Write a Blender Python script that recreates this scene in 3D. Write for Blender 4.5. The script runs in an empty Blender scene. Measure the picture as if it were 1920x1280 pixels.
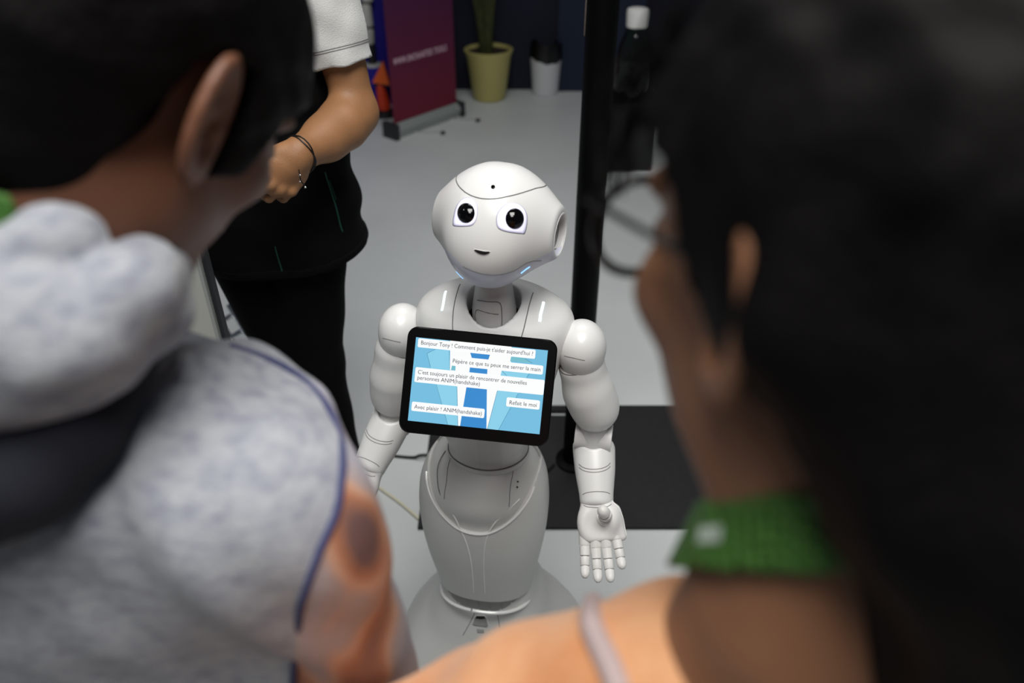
import bpy, math, random
import numpy as np
from mathutils import Matrix, Vector
C = bpy.context.scene.collection
SC = bpy.context.scene
rnd = random.Random(7)
rad = math.radians

# ---------------------------------------------------------------- camera, world, lights, exposure
CAMH, PITCH, FPX = 1.62, rad(35), 1450.0
cd = bpy.data.cameras.new('camera'); cam = bpy.data.objects.new('camera', cd); C.objects.link(cam)
cam.location = (0, 0, CAMH); cam.rotation_euler = (math.pi/2 - PITCH, 0, 0)
cd.sensor_width = 36; cd.lens = FPX*36/1920; cd.clip_start = 0.02; cd.clip_end = 60
cd.dof.use_dof = True; cd.dof.focus_distance = 1.19; cd.dof.aperture_fstop = 2.8
SC.camera = cam
w = bpy.data.worlds.new('hall'); SC.world = w; w.use_nodes = True
w.node_tree.nodes['Background'].inputs[0].default_value = (0.75, 0.85, 1.0, 1)
w.node_tree.nodes['Background'].inputs[1].default_value = 0.06
SC.view_settings.view_transform = 'Standard'; SC.view_settings.look = 'None'
SC.view_settings.exposure = 0; SC.view_settings.gamma = 1; SC.view_settings.use_curve_mapping = False
def area(name, loc, target, sx, sy, power, col):
    l = bpy.data.lights.new(name, 'AREA'); l.shape = 'RECTANGLE'; l.size = sx; l.size_y = sy
    l.energy = power; l.color = col
    o = bpy.data.objects.new(name, l); C.objects.link(o); o.location = loc
    d = Vector(target) - Vector(loc); o.rotation_euler = d.to_track_quat('-Z', 'Y').to_euler(); return o
area('hall_lamp_front', (0.05, 0.28, 3.5), (0.0, 1.0, 0.6), 1.5, 1.0, 45, (1.0, 0.985, 0.955)).data.spread = rad(150)
area('hall_lamp_rear', (0.2, 2.7, 3.7), (0.1, 2.5, 0), 1.4, 0.9, 21, (1.0, 0.99, 0.97)).data.spread = rad(130)
area('hall_lamp_aisle', (0.0, -0.8, 3.7), (0.0, 1.0, 0.8), 1.0, 0.7, 27, (1.0, 0.98, 0.95))
area('hall_lamp_side', (-2.6, 1.2, 3.4), (-0.3, 1.0, 0.9), 0.5, 0.5, 6, (0.92, 0.95, 1.0))

CAM = np.array([0, 0, CAMH])
AX = np.array([[1, 0, 0], [0, math.sin(PITCH), math.cos(PITCH)], [0, math.cos(PITCH), -math.sin(PITCH)]])  # right, up, forward
def at(px, py, d):                         # photo pixel + depth -> world point
    return CAM + d*((px-960)/FPX*AX[0] - (py-640)/FPX*AX[1] + AX[2])
def atY(px, py, Y):
    r = at(px, py, 1)-CAM; return CAM + r*(Y/r[1])
def atZ(px, py, Z):
    r = at(px, py, 1)-CAM; return CAM + r*((Z-CAMH)/r[2])

# ---------------------------------------------------------------- materials
def srgb(c):
    return tuple(((v/255)/12.92 if v/255 <= .04045 else ((v/255+.055)/1.055)**2.4) for v in c)
MATS = {}
def mat(name, col, rough=.5, metal=0, spec=.5, coat=0, emit=None, es=1, trans=0, sss=0, nscale=None, namt=0, bump=0, bscale=200, ior=None, sheen=0):
    if name in MATS: return MATS[name]
    m = bpy.data.materials.new(name); m.use_nodes = True; nt = m.node_tree; b = nt.nodes['Principled BSDF']
    c = srgb(col); b.inputs['Base Color'].default_value = (*c, 1)
    b.inputs['Roughness'].default_value = rough; b.inputs['Metallic'].default_value = metal
    b.inputs['Specular IOR Level'].default_value = spec; b.inputs['Coat Weight'].default_value = coat
    b.inputs['Coat Roughness'].default_value = .08
    b.inputs['Transmission Weight'].default_value = trans
    if sheen: b.inputs['Sheen Weight'].default_value = sheen
    if ior: b.inputs['IOR'].default_value = ior
    if sss:
        b.inputs['Subsurface Weight'].default_value = sss; b.inputs['Subsurface Radius'].default_value = (.02, .008, .004)
        b.inputs['Subsurface Scale'].default_value = .4
    if emit is not None:
        b.inputs['Emission Color'].default_value = (*srgb(emit), 1); b.inputs['Emission Strength'].default_value = es
    tc = nt.nodes.new('ShaderNodeTexCoord')
    if nscale:
        n = nt.nodes.new('ShaderNodeTexNoise'); n.inputs['Scale'].default_value = nscale; n.inputs['Detail'].default_value = 4
        nt.links.new(tc.outputs['Object'], n.inputs['Vector'])
        r = nt.nodes.new('ShaderNodeValToRGB')
        r.color_ramp.elements[0].position = .3; r.color_ramp.elements[1].position = .7
        r.color_ramp.elements[0].color = (*[v*(1-namt) for v in c], 1); r.color_ramp.elements[1].color = (*[min(1, v*(1+namt)) for v in c], 1)
        nt.links.new(n.outputs['Fac'], r.inputs['Fac']); nt.links.new(r.outputs['Color'], b.inputs['Base Color'])
    if bump:
        n = nt.nodes.new('ShaderNodeTexNoise'); n.inputs['Scale'].default_value = bscale; n.inputs['Detail'].default_value = 3
        nt.links.new(tc.outputs['Object'], n.inputs['Vector'])
        bp = nt.nodes.new('ShaderNodeBump'); bp.inputs['Strength'].default_value = bump; bp.inputs['Distance'].default_value = .002
        nt.links.new(n.outputs['Fac'], bp.inputs['Height']); nt.links.new(bp.outputs['Normal'], b.inputs['Normal'])
    MATS[name] = m; return m
WHITE = mat('white_plastic', (222, 222, 220), .36, coat=.12)
WGREY = mat('light_grey_plastic', (216, 216, 215), .42)
HIPM = mat('satin_white_plastic', (214, 214, 211), .45)
TRIM = mat('glossy_white_trim', (240, 240, 238), .2, coat=.5)
SEAM = mat('seam_shadow_gap', (112, 112, 112), .8)
DARK = mat('dark_gap_rubber', (22, 22, 23), .6)
BLACK = mat('black_glass', (3, 3, 4), .08, spec=.5)
BEZEL = mat('black_bezel', (3, 3, 4), .3, spec=.2)

# ---------------------------------------------------------------- objects
def link_mesh(name, verts, faces, m, parent=None, smooth=True, label=None):
    me = bpy.data.meshes.new(name)
    if isinstance(faces, np.ndarray):
        nv, nf, k = len(verts), len(faces), faces.shape[1]
        me.vertices.add(nv); me.vertices.foreach_set('co', np.asarray(verts, np.float32).ravel())
        me.loops.add(nf*k); me.loops.foreach_set('vertex_index', faces.astype(np.int32).ravel())
        me.polygons.add(nf); me.polygons.foreach_set('loop_start', np.arange(0, nf*k, k, dtype=np.int32))
        me.update(calc_edges=True)
    else:
        me.from_pydata([tuple(map(float, v)) for v in verts], [], faces); me.update()
    if smooth: me.polygons.foreach_set('use_smooth', np.ones(len(me.polygons), bool))
    for mm in (m if isinstance(m, (list, tuple)) else [m]): me.materials.append(mm)
    o = bpy.data.objects.new(name, me); C.objects.link(o)
    if parent is not None: o.parent = parent
    if label: o['label'] = label
    return o
def thing(name, label, cat, loc=(0, 0, 0), rz=0, group=None):
    o = bpy.data.objects.new(name, None); C.objects.link(o); o.location = loc; o.rotation_euler = (0, 0, rz)
    o.empty_display_size = .05
    return tag(o, label, cat, group)
def tag(o, label, cat, group=None):
    o['label'] = label; o['category'] = cat
    if group: o['group'] = group
    return o
class MB:
    def __init__(s): s.v = []; s.f = []; s.m = []
    def add(s, v, f, mi=0):
        b = len(s.v); s.v += [tuple(map(float, p)) for p in v]; s.f += [tuple(i+b for i in q) for q in f]; s.m += [mi]*len(f); return s
    def box(s, lo, hi, mi=0):
        x0, y0, z0 = lo; x1, y1, z1 = hi
        return s.add([(x0,y0,z0),(x1,y0,z0),(x1,y1,z0),(x0,y1,z0),(x0,y0,z1),(x1,y0,z1),(x1,y1,z1),(x0,y1,z1)],
              [(3,2,1,0),(4,5,6,7),(0,1,5,4),(1,2,6,5),(2,3,7,6),(3,0,4,7)], mi)
    def tube(s, pts, r, n=8, mi=0, closed=False):
        P = [np.array(p, float) for p in pts]; k = len(P); rr = r if hasattr(r, '__len__') else [r]*k
        up = None; rings = []
        for i in range(k):
            t = (P[(i+1) % k]-P[i-1]) if closed else (P[min(i+1, k-1)]-P[max(i-1, 0)])
            t = t/(np.linalg.norm(t)+1e-12)
            if up is None:
                up = np.cross(t, [0, 0, 1]) if abs(t[2]) < .9 else np.cross(t, [1, 0, 0])
            up = up - t*np.dot(up, t); up /= np.linalg.norm(up)+1e-12
            b = np.cross(t, up)
            rings += [P[i]+rr[i]*(math.cos(a)*up+math.sin(a)*b) for a in [2*math.pi*j/n for j in range(n)]]
        f = []
        for i in range(k if closed else k-1):
            a, b2 = i*n, ((i+1) % k)*n
            f += [(a+j, a+(j+1) % n, b2+(j+1) % n, b2+j) for j in range(n)]
        if not closed: f += [tuple(range(n))[::-1], tuple((k-1)*n+j for j in range(n))]
        return s.add(rings, f, mi)
    def lathe(s, prof, c=(0, 0, 0), n=32, mi=0):
        v = []; f = []
        for r, z in prof: v += [(c[0]+r*math.cos(2*math.pi*j/n), c[1]+r*math.sin(2*math.pi*j/n), c[2]+z) for j in range(n)]
        for i in range(len(prof)-1):
            f += [(i*n+j, i*n+(j+1) % n, (i+1)*n+(j+1) % n, (i+1)*n+j) for j in range(n)]
        if prof[0][0] > 1e-5: f.append(tuple(range(n))[::-1])
        if prof[-1][0] > 1e-5: f.append(tuple((len(prof)-1)*n+j for j in range(n)))
        return s.add(v, f, mi)
    def poly(s, pts, mi=0): return s.add(pts, [tuple(range(len(pts)))], mi)
    def prism(s, out, y0, y1, mi=0):      # outline in x,z extruded in y
        n = len(out); v = [(x, y0, z) for x, z in out]+[(x, y1, z) for x, z in out]
        return s.add(v, [tuple(range(n)), tuple(range(2*n-1, n-1, -1))]+[(i, i+n, (i+1) % n+n, (i+1) % n) for i in range(n)], mi)
    def build(s, name, m, parent=None, smooth=False, label=None, xf=None):
        v = s.v
        if xf is not None: v = [tuple(xf @ Vector(p)) for p in v]
        o = link_mesh(name, v, s.f, m, parent, False, label)
        if len(set(s.m)) > 1: o.data.polygons.foreach_set('material_index', s.m)
        if smooth:
            o.data.polygons.foreach_set('use_smooth', [True]*len(s.f))
            try: o.data.set_sharp_from_angle(angle=rad(42))
            except Exception: pass
        return o
def rrect(w, h, r, n=6, cx=0, cz=0):
    o = []
    for sx, sz, a0 in ((1, 1, 0), (-1, 1, 90), (-1, -1, 180), (1, -1, 270)):
        for i in range(n+1):
            a = rad(a0+90*i/n); o.append((cx+sx*(w/2-r)+r*math.cos(a), cz+sz*(h/2-r)+r*math.sin(a)))
    return o
def spline(pts, n=8, closed=False):
    P = [np.array(p, float) for p in pts]; k = len(P); o = []
    for i in range(k if closed else k-1):
        if closed: a, b, c, d = P[i-1], P[i], P[(i+1) % k], P[(i+2) % k]
        else: a, b, c, d = P[max(i-1, 0)], P[i], P[i+1], P[min(i+2, k-1)]
        for j in range(n):
            t = j/n; o.append(.5*((2*b)+(c-a)*t+(2*a-5*b+4*c-d)*t*t+(3*b-a-3*c+d)*t**3))
    if not closed: o.append(P[-1])
    return o

# ---------------------------------------------------------------- signed distance modelling
def smin(a, b, k): 
    h = np.clip(.5+.5*(b-a)/k, 0, 1); return b+(a-b)*h-k*h*(1-h)
def smax(a, b, k): return -smin(-a, -b, k)
def ell(P, c, r):
    q = (P-np.array(c, np.float32)); r = np.array(r, np.float32)
    k0 = np.sqrt(((q/r)**2).sum(1))+1e-9; k1 = np.sqrt(((q/(r*r))**2).sum(1))+1e-9
    return k0*(k0-1)/k1
def cap(P, a, b, r1, r2=None):
    r2 = r1 if r2 is None else r2
    a = np.array(a, np.float32); b = np.array(b, np.float32); ab = b-a; pa = P-a
    h = np.clip(pa@ab/(ab@ab+1e-12), 0, 1)
    return np.sqrt(((pa-h[:, None]*ab)**2).sum(1))-(r1+(r2-r1)*h)
def rbox(P, c, b, r, R=None):
    q = P-np.array(c, np.float32)
    if R is not None: q = q@np.array(R, np.float32)
    q = np.abs(q)-(np.array(b, np.float32)-r)
    return np.sqrt((np.maximum(q, 0)**2).sum(1))+np.minimum(q.max(1), 0)-r
def chain(P, pts, rs, k=.01):
    d = None
    for i in range(len(pts)-1):
        e = cap(P, pts[i], pts[i+1], rs[i], rs[i+1]); d = e if d is None else smin(d, e, k)
    return d
def loft(P, zs, a, b, cx=None, cy=None, n=2.2, r=.01):
    z = P[:, 2]; zs = np.array(zs)
    zz = np.linspace(zs[0], zs[-1], 80)
    def it(v): 
        if v is None: return 0
        v = np.array(v, float); lin = np.interp(zz, zs, v)
        kz = np.convolve(np.pad(lin, 4, mode='reflect', reflect_type='odd'), np.ones(9)/9, 'valid'); return np.interp(z, zz, kz)
    A, B = it(a), it(b); x = (P[:, 0]-it(cx))/A; y = (P[:, 1]-it(cy))/B
    d = ((np.abs(x)**n+np.abs(y)**n)**(1/n)-1)*np.minimum(A, B)
    return smax(d, np.maximum(z-zs[-1], zs[0]-z), r)
def rotm(rx=0, ry=0, rz=0):
    return np.array(Matrix.Rotation(rad(rz), 3, 'Z') @ Matrix.Rotation(rad(rx), 3, 'X') @ Matrix.Rotation(rad(ry), 3, 'Y'))
def mesh_sdf(f, lo, hi, h, newton=2):
    lo = np.array(lo, np.float32); hi = np.array(hi, np.float32); s = 4
    nc = np.ceil((hi-lo)/(h*s)).astype(int)+1; n = (nc-1)*s+1
    def ev(I): 
        out = np.empty(len(I), np.float32); st = 400000
        for a in range(0, len(I), st): out[a:a+st] = f(lo+I[a:a+st].astype(np.float32)*h)
        return out
    Ic = np.stack(np.meshgrid(*[np.arange(k)*s for k in nc], indexing='ij'), -1).reshape(-1, 3)
    Vc = ev(Ic).reshape(nc)
    near = np.abs(Vc) < s*h*1.9; neg = Vc < 0
    def cells(B, op=np.logical_or):
        B = op(B[:-1], B[1:]); B = op(B[:, :-1], B[:, 1:]); return op(B[:, :, :-1], B[:, :, 1:])
    fl = cells(near) | (cells(neg) & ~cells(neg, np.logical_and))
    m = np.zeros(n, bool); r = np.repeat(np.repeat(np.repeat(fl, s, 0), s, 1), s, 2); m[:-1, :-1, :-1] = r
    m[1:] |= m[:-1]; m[:, 1:] |= m[:, :-1]; m[:, :, 1:] |= m[:, :, :-1]
    V = np.repeat(np.repeat(np.repeat(np.where(Vc < 0, -1, 1).astype(np.float32), s, 0), s, 1), s, 2)[:n[0], :n[1], :n[2]].copy()
    I = np.argwhere(m); V[m] = ev(I)
    S = V < 0
    act = cells(S) & ~cells(S, np.logical_and)
    A = np.argwhere(act); idx = -np.ones(act.shape, np.int32); idx[act] = np.arange(len(A))
    corners = [(i, j, k) for i in (0, 1) for j in (0, 1) for k in (0, 1)]
    cv = {c: V[A[:, 0]+c[0], A[:, 1]+c[1], A[:, 2]+c[2]] for c in corners}
    acc = np.zeros((len(A), 3), np.float32); cnt = np.zeros(len(A), np.float32)
    for c in corners:
        for ax in range(3):
            if c[ax] == 0:
                d = list(c); d[ax] = 1; d = tuple(d); x = cv[c]; y = cv[d]; cr = (x < 0) != (y < 0)
                t = np.where(cr, x/np.where(cr, x-y, 1), 0)
                p = np.array(c, np.float32)[None]*np.ones((len(A), 1), np.float32); p[:, ax] += t
                acc += np.where(cr[:, None], p, 0); cnt += cr
    verts = lo+(A+acc/np.maximum(cnt, 1)[:, None])*h
    F = []
    for ax in range(3):
        a0 = [slice(None)]*3; a1 = [slice(None)]*3; a0[ax] = slice(None, -1); a1[ax] = slice(1, None)
        s0, s1 = S[tuple(a0)], S[tuple(a1)]; E = np.argwhere(s0 != s1)
        u, v = (ax+1) % 3, (ax+2) % 3
        ok = (E[:, u] > 0) & (E[:, v] > 0) & (E[:, u] < n[u]-1) & (E[:, v] < n[v]-1); E = E[ok]
        ins = s0[E[:, 0], E[:, 1], E[:, 2]]
        q = []
        for du, dv in ((-1, -1), (0, -1), (0, 0), (-1, 0)):
            c = E.copy(); c[:, u] += du; c[:, v] += dv; q.append(idx[c[:, 0], c[:, 1], c[:, 2]])
        q = np.stack(q, 1); q[~ins] = q[~ins][:, ::-1]; F.append(q)
    F = np.concatenate(F)
    F = F[(F >= 0).all(1)]
    for _ in range(newton):
        verts = newt(f, verts, h*.6)
    return verts, F
def grad(f, p, e=4e-4):
    g = np.empty((len(p), 3), np.float32)
    for i in range(3):
        d = np.zeros(3, np.float32); d[i] = e
        g[:, i] = (f(p+d)-f(p-d))/(2*e)
    return g
def newt(f, p, lim=1e9):
    p = np.asarray(p, np.float32); v = f(p); g = grad(f, p); s = -(v/np.maximum((g*g).sum(1), .05))[:, None]*g
    l = np.linalg.norm(s, axis=1, keepdims=True); return p+s*np.minimum(1, lim/np.maximum(l, 1e-9))
def sdf_obj(name, f, lo, hi, h, m, parent=None, label=None, newton=2):
    v, F = mesh_sdf(f, lo, hi, h, newton)
    return link_mesh(name, v, F, m, parent, True, label)
def on_surf(f, pts, lift=0, it=6):
    p = np.array(pts, np.float32)
    for _ in range(it): p = newt(f, p, .02)
    g = grad(f, p); g /= np.linalg.norm(g, axis=1, keepdims=True)+1e-9
    return p+g*lift, g
def seam(name, f, pts, r, m, parent, sub=8, closed=False, lift=0, n=6, label=None):
    p, _ = on_surf(f, spline(pts, sub, closed), lift)
    return MB().tube(p, r, n, closed=closed).build(name, m, parent, True, label)
def patch(name, f, outline, o, X, Z, m, parent, lift=.0008, rings=6, thick=.002, label=None, dome=0, march=None):
    # star-shaped outline in the plane o + x*X + z*Z, marched along D onto the surface
    o, X, Z = map(lambda q: np.array(q, float), (o, X, Z)); D = march if march is not None else np.cross(Z, X)*-1
    D = np.array(D, float); D /= np.linalg.norm(D); out = np.array(outline); c = out.mean(0); n = len(out); pts = []; t = []
    for k in range(1, rings+1):
        for q in out: z = c+(q-c)*k/rings; pts.append(o+z[0]*X+z[1]*Z); t.append(1-(k/rings)**2)
    pts.append(o+c[0]*X+c[1]*Z); t.append(1); p = np.array(pts, np.float32); D32 = D.astype(np.float32)
    for _ in range(40): p = p+D32*(f(p)*.8)[:, None]
    g = grad(f, p); g /= np.linalg.norm(g, axis=1, keepdims=True)+1e-9
    top = p+g*(lift+dome*np.array(t))[:, None]; F = []
    for k in range(rings-1):
        for j in range(n): F.append((k*n+j, k*n+(j+1) % n, (k+1)*n+(j+1) % n, (k+1)*n+j))
    F += [(rings*n, (j+1) % n, j) for j in range(n)]
    v = list(top)+[top[(rings-1)*n+j]-g[(rings-1)*n+j]*(thick+lift) for j in range(n)]
    F += [((rings-1)*n+j, (rings-1)*n+(j+1) % n, rings*n+1+(j+1) % n, rings*n+1+j) for j in range(n)]
    nrm = np.cross(top[n]-top[0], top[1]-top[0])
    if n > 2 and np.dot(np.cross(top[1]-top[rings*n], top[0]-top[rings*n]), g[0]) < 0: F = [q[::-1] for q in F]
    return link_mesh(name, v, F, m, parent, True, label)
def circ(r, n=28, cx=0, cz=0, rz=None): return [(cx+r*math.cos(2*math.pi*i/n), cz+(rz or r)*math.sin(2*math.pi*i/n)) for i in range(n)]
def text_mesh(body, size, m, parent, xf, name='lettering', width=None, align='LEFT', label=None, thick=.0001, space=1, bold=0):
    cu = bpy.data.curves.new(name, 'FONT'); cu.body = body; cu.size = size; cu.align_x = align; cu.extrude = thick; cu.resolution_u = 3; cu.space_character = space; cu.offset = bold
    ob = bpy.data.objects.new(name, cu); C.objects.link(ob)
    dg = bpy.context.evaluated_depsgraph_get(); dg.update()
    me = bpy.data.meshes.new_from_object(ob.evaluated_get(dg)); bpy.data.objects.remove(ob)
    co = np.empty(len(me.vertices)*3, np.float32); me.vertices.foreach_get('co', co); co = co.reshape(-1, 3)
    if width: co[:, 0] *= width/(co[:, 0].max()-min(0, co[:, 0].min()))
    v = np.stack([co[:, 0], -co[:, 2], co[:, 1]], 1)   # stand upright, facing -y
    M = np.array(xf); v = v@M[:3, :3].T+M[:3, 3]
    me.vertices.foreach_set('co', v.astype(np.float32).ravel()); me.name = name; me.materials.clear(); me.materials.append(m)
    me.update(); o = bpy.data.objects.new(name, me); C.objects.link(o); o.parent = parent
    if label: o['label'] = label
    return o

def march(f, px, py, off, t0=.25, n=60, tm=1.0):
    o = (CAM-off).astype(np.float32); d = (at(px, py, 1)-CAM).astype(np.float32); t = t0
    for _ in range(n): t = min(tm, t+float(f((o+d*t)[None])[0])*.7)
    return o+d*t
# ================================================================ setting
def struct(o): o['kind'] = 'structure'; return o
FLOORM = mat('grey_floor_covering', (194, 198, 198), .45, nscale=2.2, namt=.05, bump=.15, bscale=300)
struct(MB().box((-4, -2, -.05), (4, 5.31, 0)).build('floor', FLOORM))
NAVY = mat('navy_wall_cloth', (9, 12, 30), .9, nscale=1.2, namt=.5)
struct(MB().box((-4, 5.31, 0), (4, 5.4, 3.2)).build('wall_back', NAVY))
tag(MB().box((.30, 5.27, 0), (.86, 5.31, 2.2)).build('wall_panel', mat('petrol_blue_cloth', (8, 24, 48), .8)), 'dark petrol blue partition panel right of the white bin against the back wall', 'partition')
tag(MB().box((-2.4, 5.0, 0), (-.45, 5.06, 2.4)).build('partition', mat('violet_blue_print', (28, 14, 140), .8)), 'violet blue printed partition behind the maroon banner', 'partition')

# ---- stand base plate with slot and pole
pl = thing('pole_stand', 'tall round black pole on a flat black rectangular plate behind the robot', 'stand', (.185, 1.68, 0))
PLATE = mat('black_steel_plate', (30, 30, 32), .6, spec=.3, nscale=60, namt=.12)
x0, x1, y0, y1 = -.44, .45, -.256, .256
m = MB(); sx0, sx1, sy0, sy1 = -.065, .005, .206, .228     # hand slot cut through the plate
for a in ((x0, y0, x1, sy0), (x0, sy0, sx0, sy1), (sx1, sy0, x1, sy1), (x0, sy1, x1, y1)): m.box((a[0], a[1], .0005), (a[2], a[3], .012))
m.build('base_plate', PLATE, pl)
sl = MB(); o_ = rrect(.072, .026, .011, 6, -.03, 0); n = len(o_)
sl.tube([(x, .217+z, .0125) for x, z in o_], .0012, 6, closed=True); sl.build('slot_rim', PLATE, pl, True)
POLEM = mat('black_pole_paint', (2, 2, 3), .5, spec=.12)
MB().lathe([(.0, .012), (.055, .012), (.055, .02), (.034, .026), (.033, 2.6), (0, 2.6)], n=40).build('pole', POLEM, pl, True)
MB().tube([(-.034, -.004, 1.22), (-.034, -.004, 1.29)], .003, 6).build('pole_glint', mat('steel', (190, 190, 190), .25, 1), pl, True)  # bright steel sliver added as the small highlight on the pole
def cable(label, pts, r, m, z0=None):
    return tag(MB().tube(spline(pts, 10), r, 8).build('cable', m, None, True), label, 'cable')
CAB = mat('black_cable_sheath', (12, 12, 13), .45)
cable('black cable lying across the grey floor from the left to the black plate', [(-.62, 1.76, .0045), (-.5, 1.735, .0045), (-.38, 1.712, .0045), (-.3, 1.70, .0055), (-.27, 1.698, .0165), (-.2, 1.70, .0175), (-.12, 1.72, .0175)], .0045, CAB)
cable('black cable running down from behind the tablet to the foot of the pole', [(-.0, 1.44, .0165), (.03, 1.5, .0165), (.05, 1.56, .0165), (.08, 1.60, .0165), (.125, 1.66, .0165)], .0042, CAB)
cable('cream cable on the floor left of the robot base', [(-.42, 1.61, .0045), (-.323, 1.527, .0045), (-.27, 1.475, .0045), (-.2274, 1.43, .0045), (-.17, 1.36, .0045), (-.1, 1.27, .0045)], .0045, mat('cream_cable_sheath', (205, 200, 180), .4))

# ================================================================ robot
RX, RY, PS = -.03, 1.03, rad(-11)
bot = thing('humanoid_robot', 'glossy white humanoid robot with round head and a lit tablet on its chest', 'robot', (RX, RY, 0), PS)
RINV = np.array(Matrix.Rotation(-PS, 3, 'Z'))
def L(px, py, yl):                         # photo pixel -> robot-local point on the plane y = yl
    o = RINV@(CAM-np.array([RX, RY, 0])); r = RINV@(at(px, py, 1)-CAM); return o+r*((yl-o[1])/r[1])

def ML(f, px, py, t=.6):                   # the same, marched onto a surface
    o = (RINV@(CAM-np.array([RX, RY, 0]))).astype(np.float32); r = (RINV@(at(px, py, 1)-CAM)).astype(np.float32)
    for _ in range(60): t = min(2.2, t+float(f((o+r*t)[None])[0])*.7)
    return o+r*t
# ---- base
def f_base(P):
    q = P-np.array([-.02, .02, 0], np.float32)
    d = loft(q, [.02, .06, .12, .2, .27, .33, .36], [.215, .212, .178, .128, .102, .093, .089], [.2, .2, .175, .13, .104, .092, .087], n=2.6, r=.012)
    return d
sdf_obj('base', f_base, (-.28, -.22, 0), (.24, .26, .38), .004, HIPM, bot)
for sx in (-1, 1):                        # panel seams of the front wedge
    seam('seam', f_base, [L(893 if sx < 0 else 912, 1141, -.1), L(884 if sx < 0 else 921, 1168, -.12), L(873 if sx < 0 else 930, 1190, -.13), L(850 if sx < 0 else 936, 1222, -.15)], .0007, SEAM, bot)
DIR = np.array([0, 1, -.8])
b0 = L(901, 1165, -.13)
def face_patch(name, f, pix, yl, m, parent, **k):
    c = np.array([L(x, y, yl) for x, y in pix]); o = c.mean(0); oc = RINV@(CAM-np.array([RX, RY, 0])); D = o-oc
    return patch(name, f, [(q[0]-o[0], q[2]-o[2]) for q in c], o, (1, 0, 0), (0, 0, 1), m, parent, march=D, **k)
rim = [(894, 1153), (908, 1153), (913, 1159), (916, 1172), (912, 1175), (890, 1172), (886, 1170), (889, 1158)]
face_patch('charge_button_rim', f_base, [(901+(x-901)*1.12, 1164+(y-1164)*1.14) for x, y in rim], -.14, TRIM, bot, lift=.0008)
bt = face_patch('charge_button', f_base, rim, -.14, mat('grey_button', (160, 160, 158), .5), bot, lift=.0016)
face_patch('button_recess', f_base, [(893, 1153.5), (909, 1154), (911, 1158), (903, 1159.5), (891, 1158)], -.14, DARK, bt, lift=.0022, rings=3)
face_patch('base_mark', f_base, [(893, 1178), (908, 1179), (908, 1187), (895, 1186)], -.14, mat('grey_print', (165, 165, 163), .6), bot, lift=.0006, rings=3)
for px, py, s in ((842, 1142, .8), (967, 1161, 1)):
    g = MB()
    for dx, dy in ((1.5, -5), (5, -.5), (-.5, 1), (-2, 5)):
        p, nn = on_surf(f_base, [L(px+dx, py+dy, -.12)]); a = p[0]+nn[0]*.0003; t = np.cross(nn[0], [0.3, 0, 1]); t /= np.linalg.norm(t)
        g.tube([a-t*.0022*s, a+t*.0022*s], .0012*s, 8)
    g.build('microphone_holes', DARK, bot, True)

# ---- pelvis / leg shell
HZ = [.27, .31, .36, .42, .48, .54, .60, .635, .665]
def pel(P, off=0):
    A = np.array([.090, .094, .102, .113, .1205, .123, .118, .105, .088])-off
    B = np.array([.085, .088, .094, .102, .108, .108, .10, .088, .072])-off
    return loft(P, HZ, A, B, [-.021, -.021, -.022, -.023, -.023, -.023, -.022, -.02, -.018], [.0]*9, n=2.25, r=.022)
def hemz(P): return .302-.42*P[:, 1]
def uz(P): return .553+(np.abs((P[:, 0]+.018)/.1)**2.3)*.085
def f_pel(P):
    d = smax(pel(P), hemz(P)-P[:, 2], .006)
    U = np.maximum(uz(P)-P[:, 2], P[:, 1]-.03)
    shell = np.maximum(U, -.006-pel(P)); return smax(d, -np.maximum(U, -pel(P)-.007), .0015)
sdf_obj('leg_shell', f_pel, (-.16, -.13, .24), (.12, .13, .68), .0026, HIPM, bot)
def f_abd(P):
    d = pel(P, .005)
    d = smin(d, ell(P, (-.02, -.045, .60), (.082, .062, .055)), .012)
    return np.maximum(d, .50-P[:, 2])
sdf_obj('abdomen_panel', lambda P: np.maximum(f_abd(P), P[:, 2]-.70), (-.15, -.13, .49), (.11, .12, .69), .003, HIPM, bot)
def hemring(off, dz, a0, a1, n=50):
    o = []
    for i in range(n+1):
        a = rad(a0+(a1-a0)*i/n); x = -.021+.1*math.cos(a); y = .1*math.sin(a); 
        for _ in range(3):
            z = .302-.42*y+dz; r = 1
            f = lambda t: float(pel(np.array([[-.021+t*math.cos(a), t*math.sin(a), z]], np.float32))[0])
            lo_, hi_ = .02, .18
            for _ in range(26):
                mid = (lo_+hi_)/2
                if f(mid) < off: lo_ = mid
                else: hi_ = mid
            x, y = -.021+lo_*math.cos(a), lo_*math.sin(a)
        o.append((x, y, z))
    return o
def f_neckring(P):   # dark bellows between shell and base
    return np.maximum(np.maximum(pel(P, .006), hemz(P)-.034-P[:, 2]), P[:, 2]-hemz(P)-.012)
def f_bel(P):
    a = np.arctan2(P[:, 1], P[:, 0]+.021)*12/math.pi; g = np.abs(a-np.round(a)); return np.maximum(f_neckring(P), -(g-.05)*.03+0*g) if False else f_neckring(P)+.0018*np.exp(-(g/.05)**2)
sdf_obj('bellows', f_bel, (-.16, -.13, .2), (.12, .13, .38), .0026, mat('grey_bellows', (150, 150, 148), .5), bot)
MB().tube(hemring(.004, -.030, 188, 262), .0032, 8).build('hem_trim', TRIM, bot, True)
MB().tube(hemring(.004, -.030, 264, 352), .0036, 8).build('hem_trim', TRIM, bot, True)
MB().tube(hemring(.003, -.033, 352, 548), .0032, 8).build('hem_trim', HIPM, bot, True)
f_p2 = lambda P: pel(P)
def trimpts(pix, f): return [ML(f, x, y) for x, y in pix]
ur = []
for i in range(25):
    t = -1+2*i/24; x = -.018+t*.092; ur.append((x, -.11+.07*abs(t)**2.2, .553+abs(t*.92)**2.3*.085))
seam('scoop_trim', f_p2, ur, .0024, TRIM, bot, 3, lift=.0004)
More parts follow.
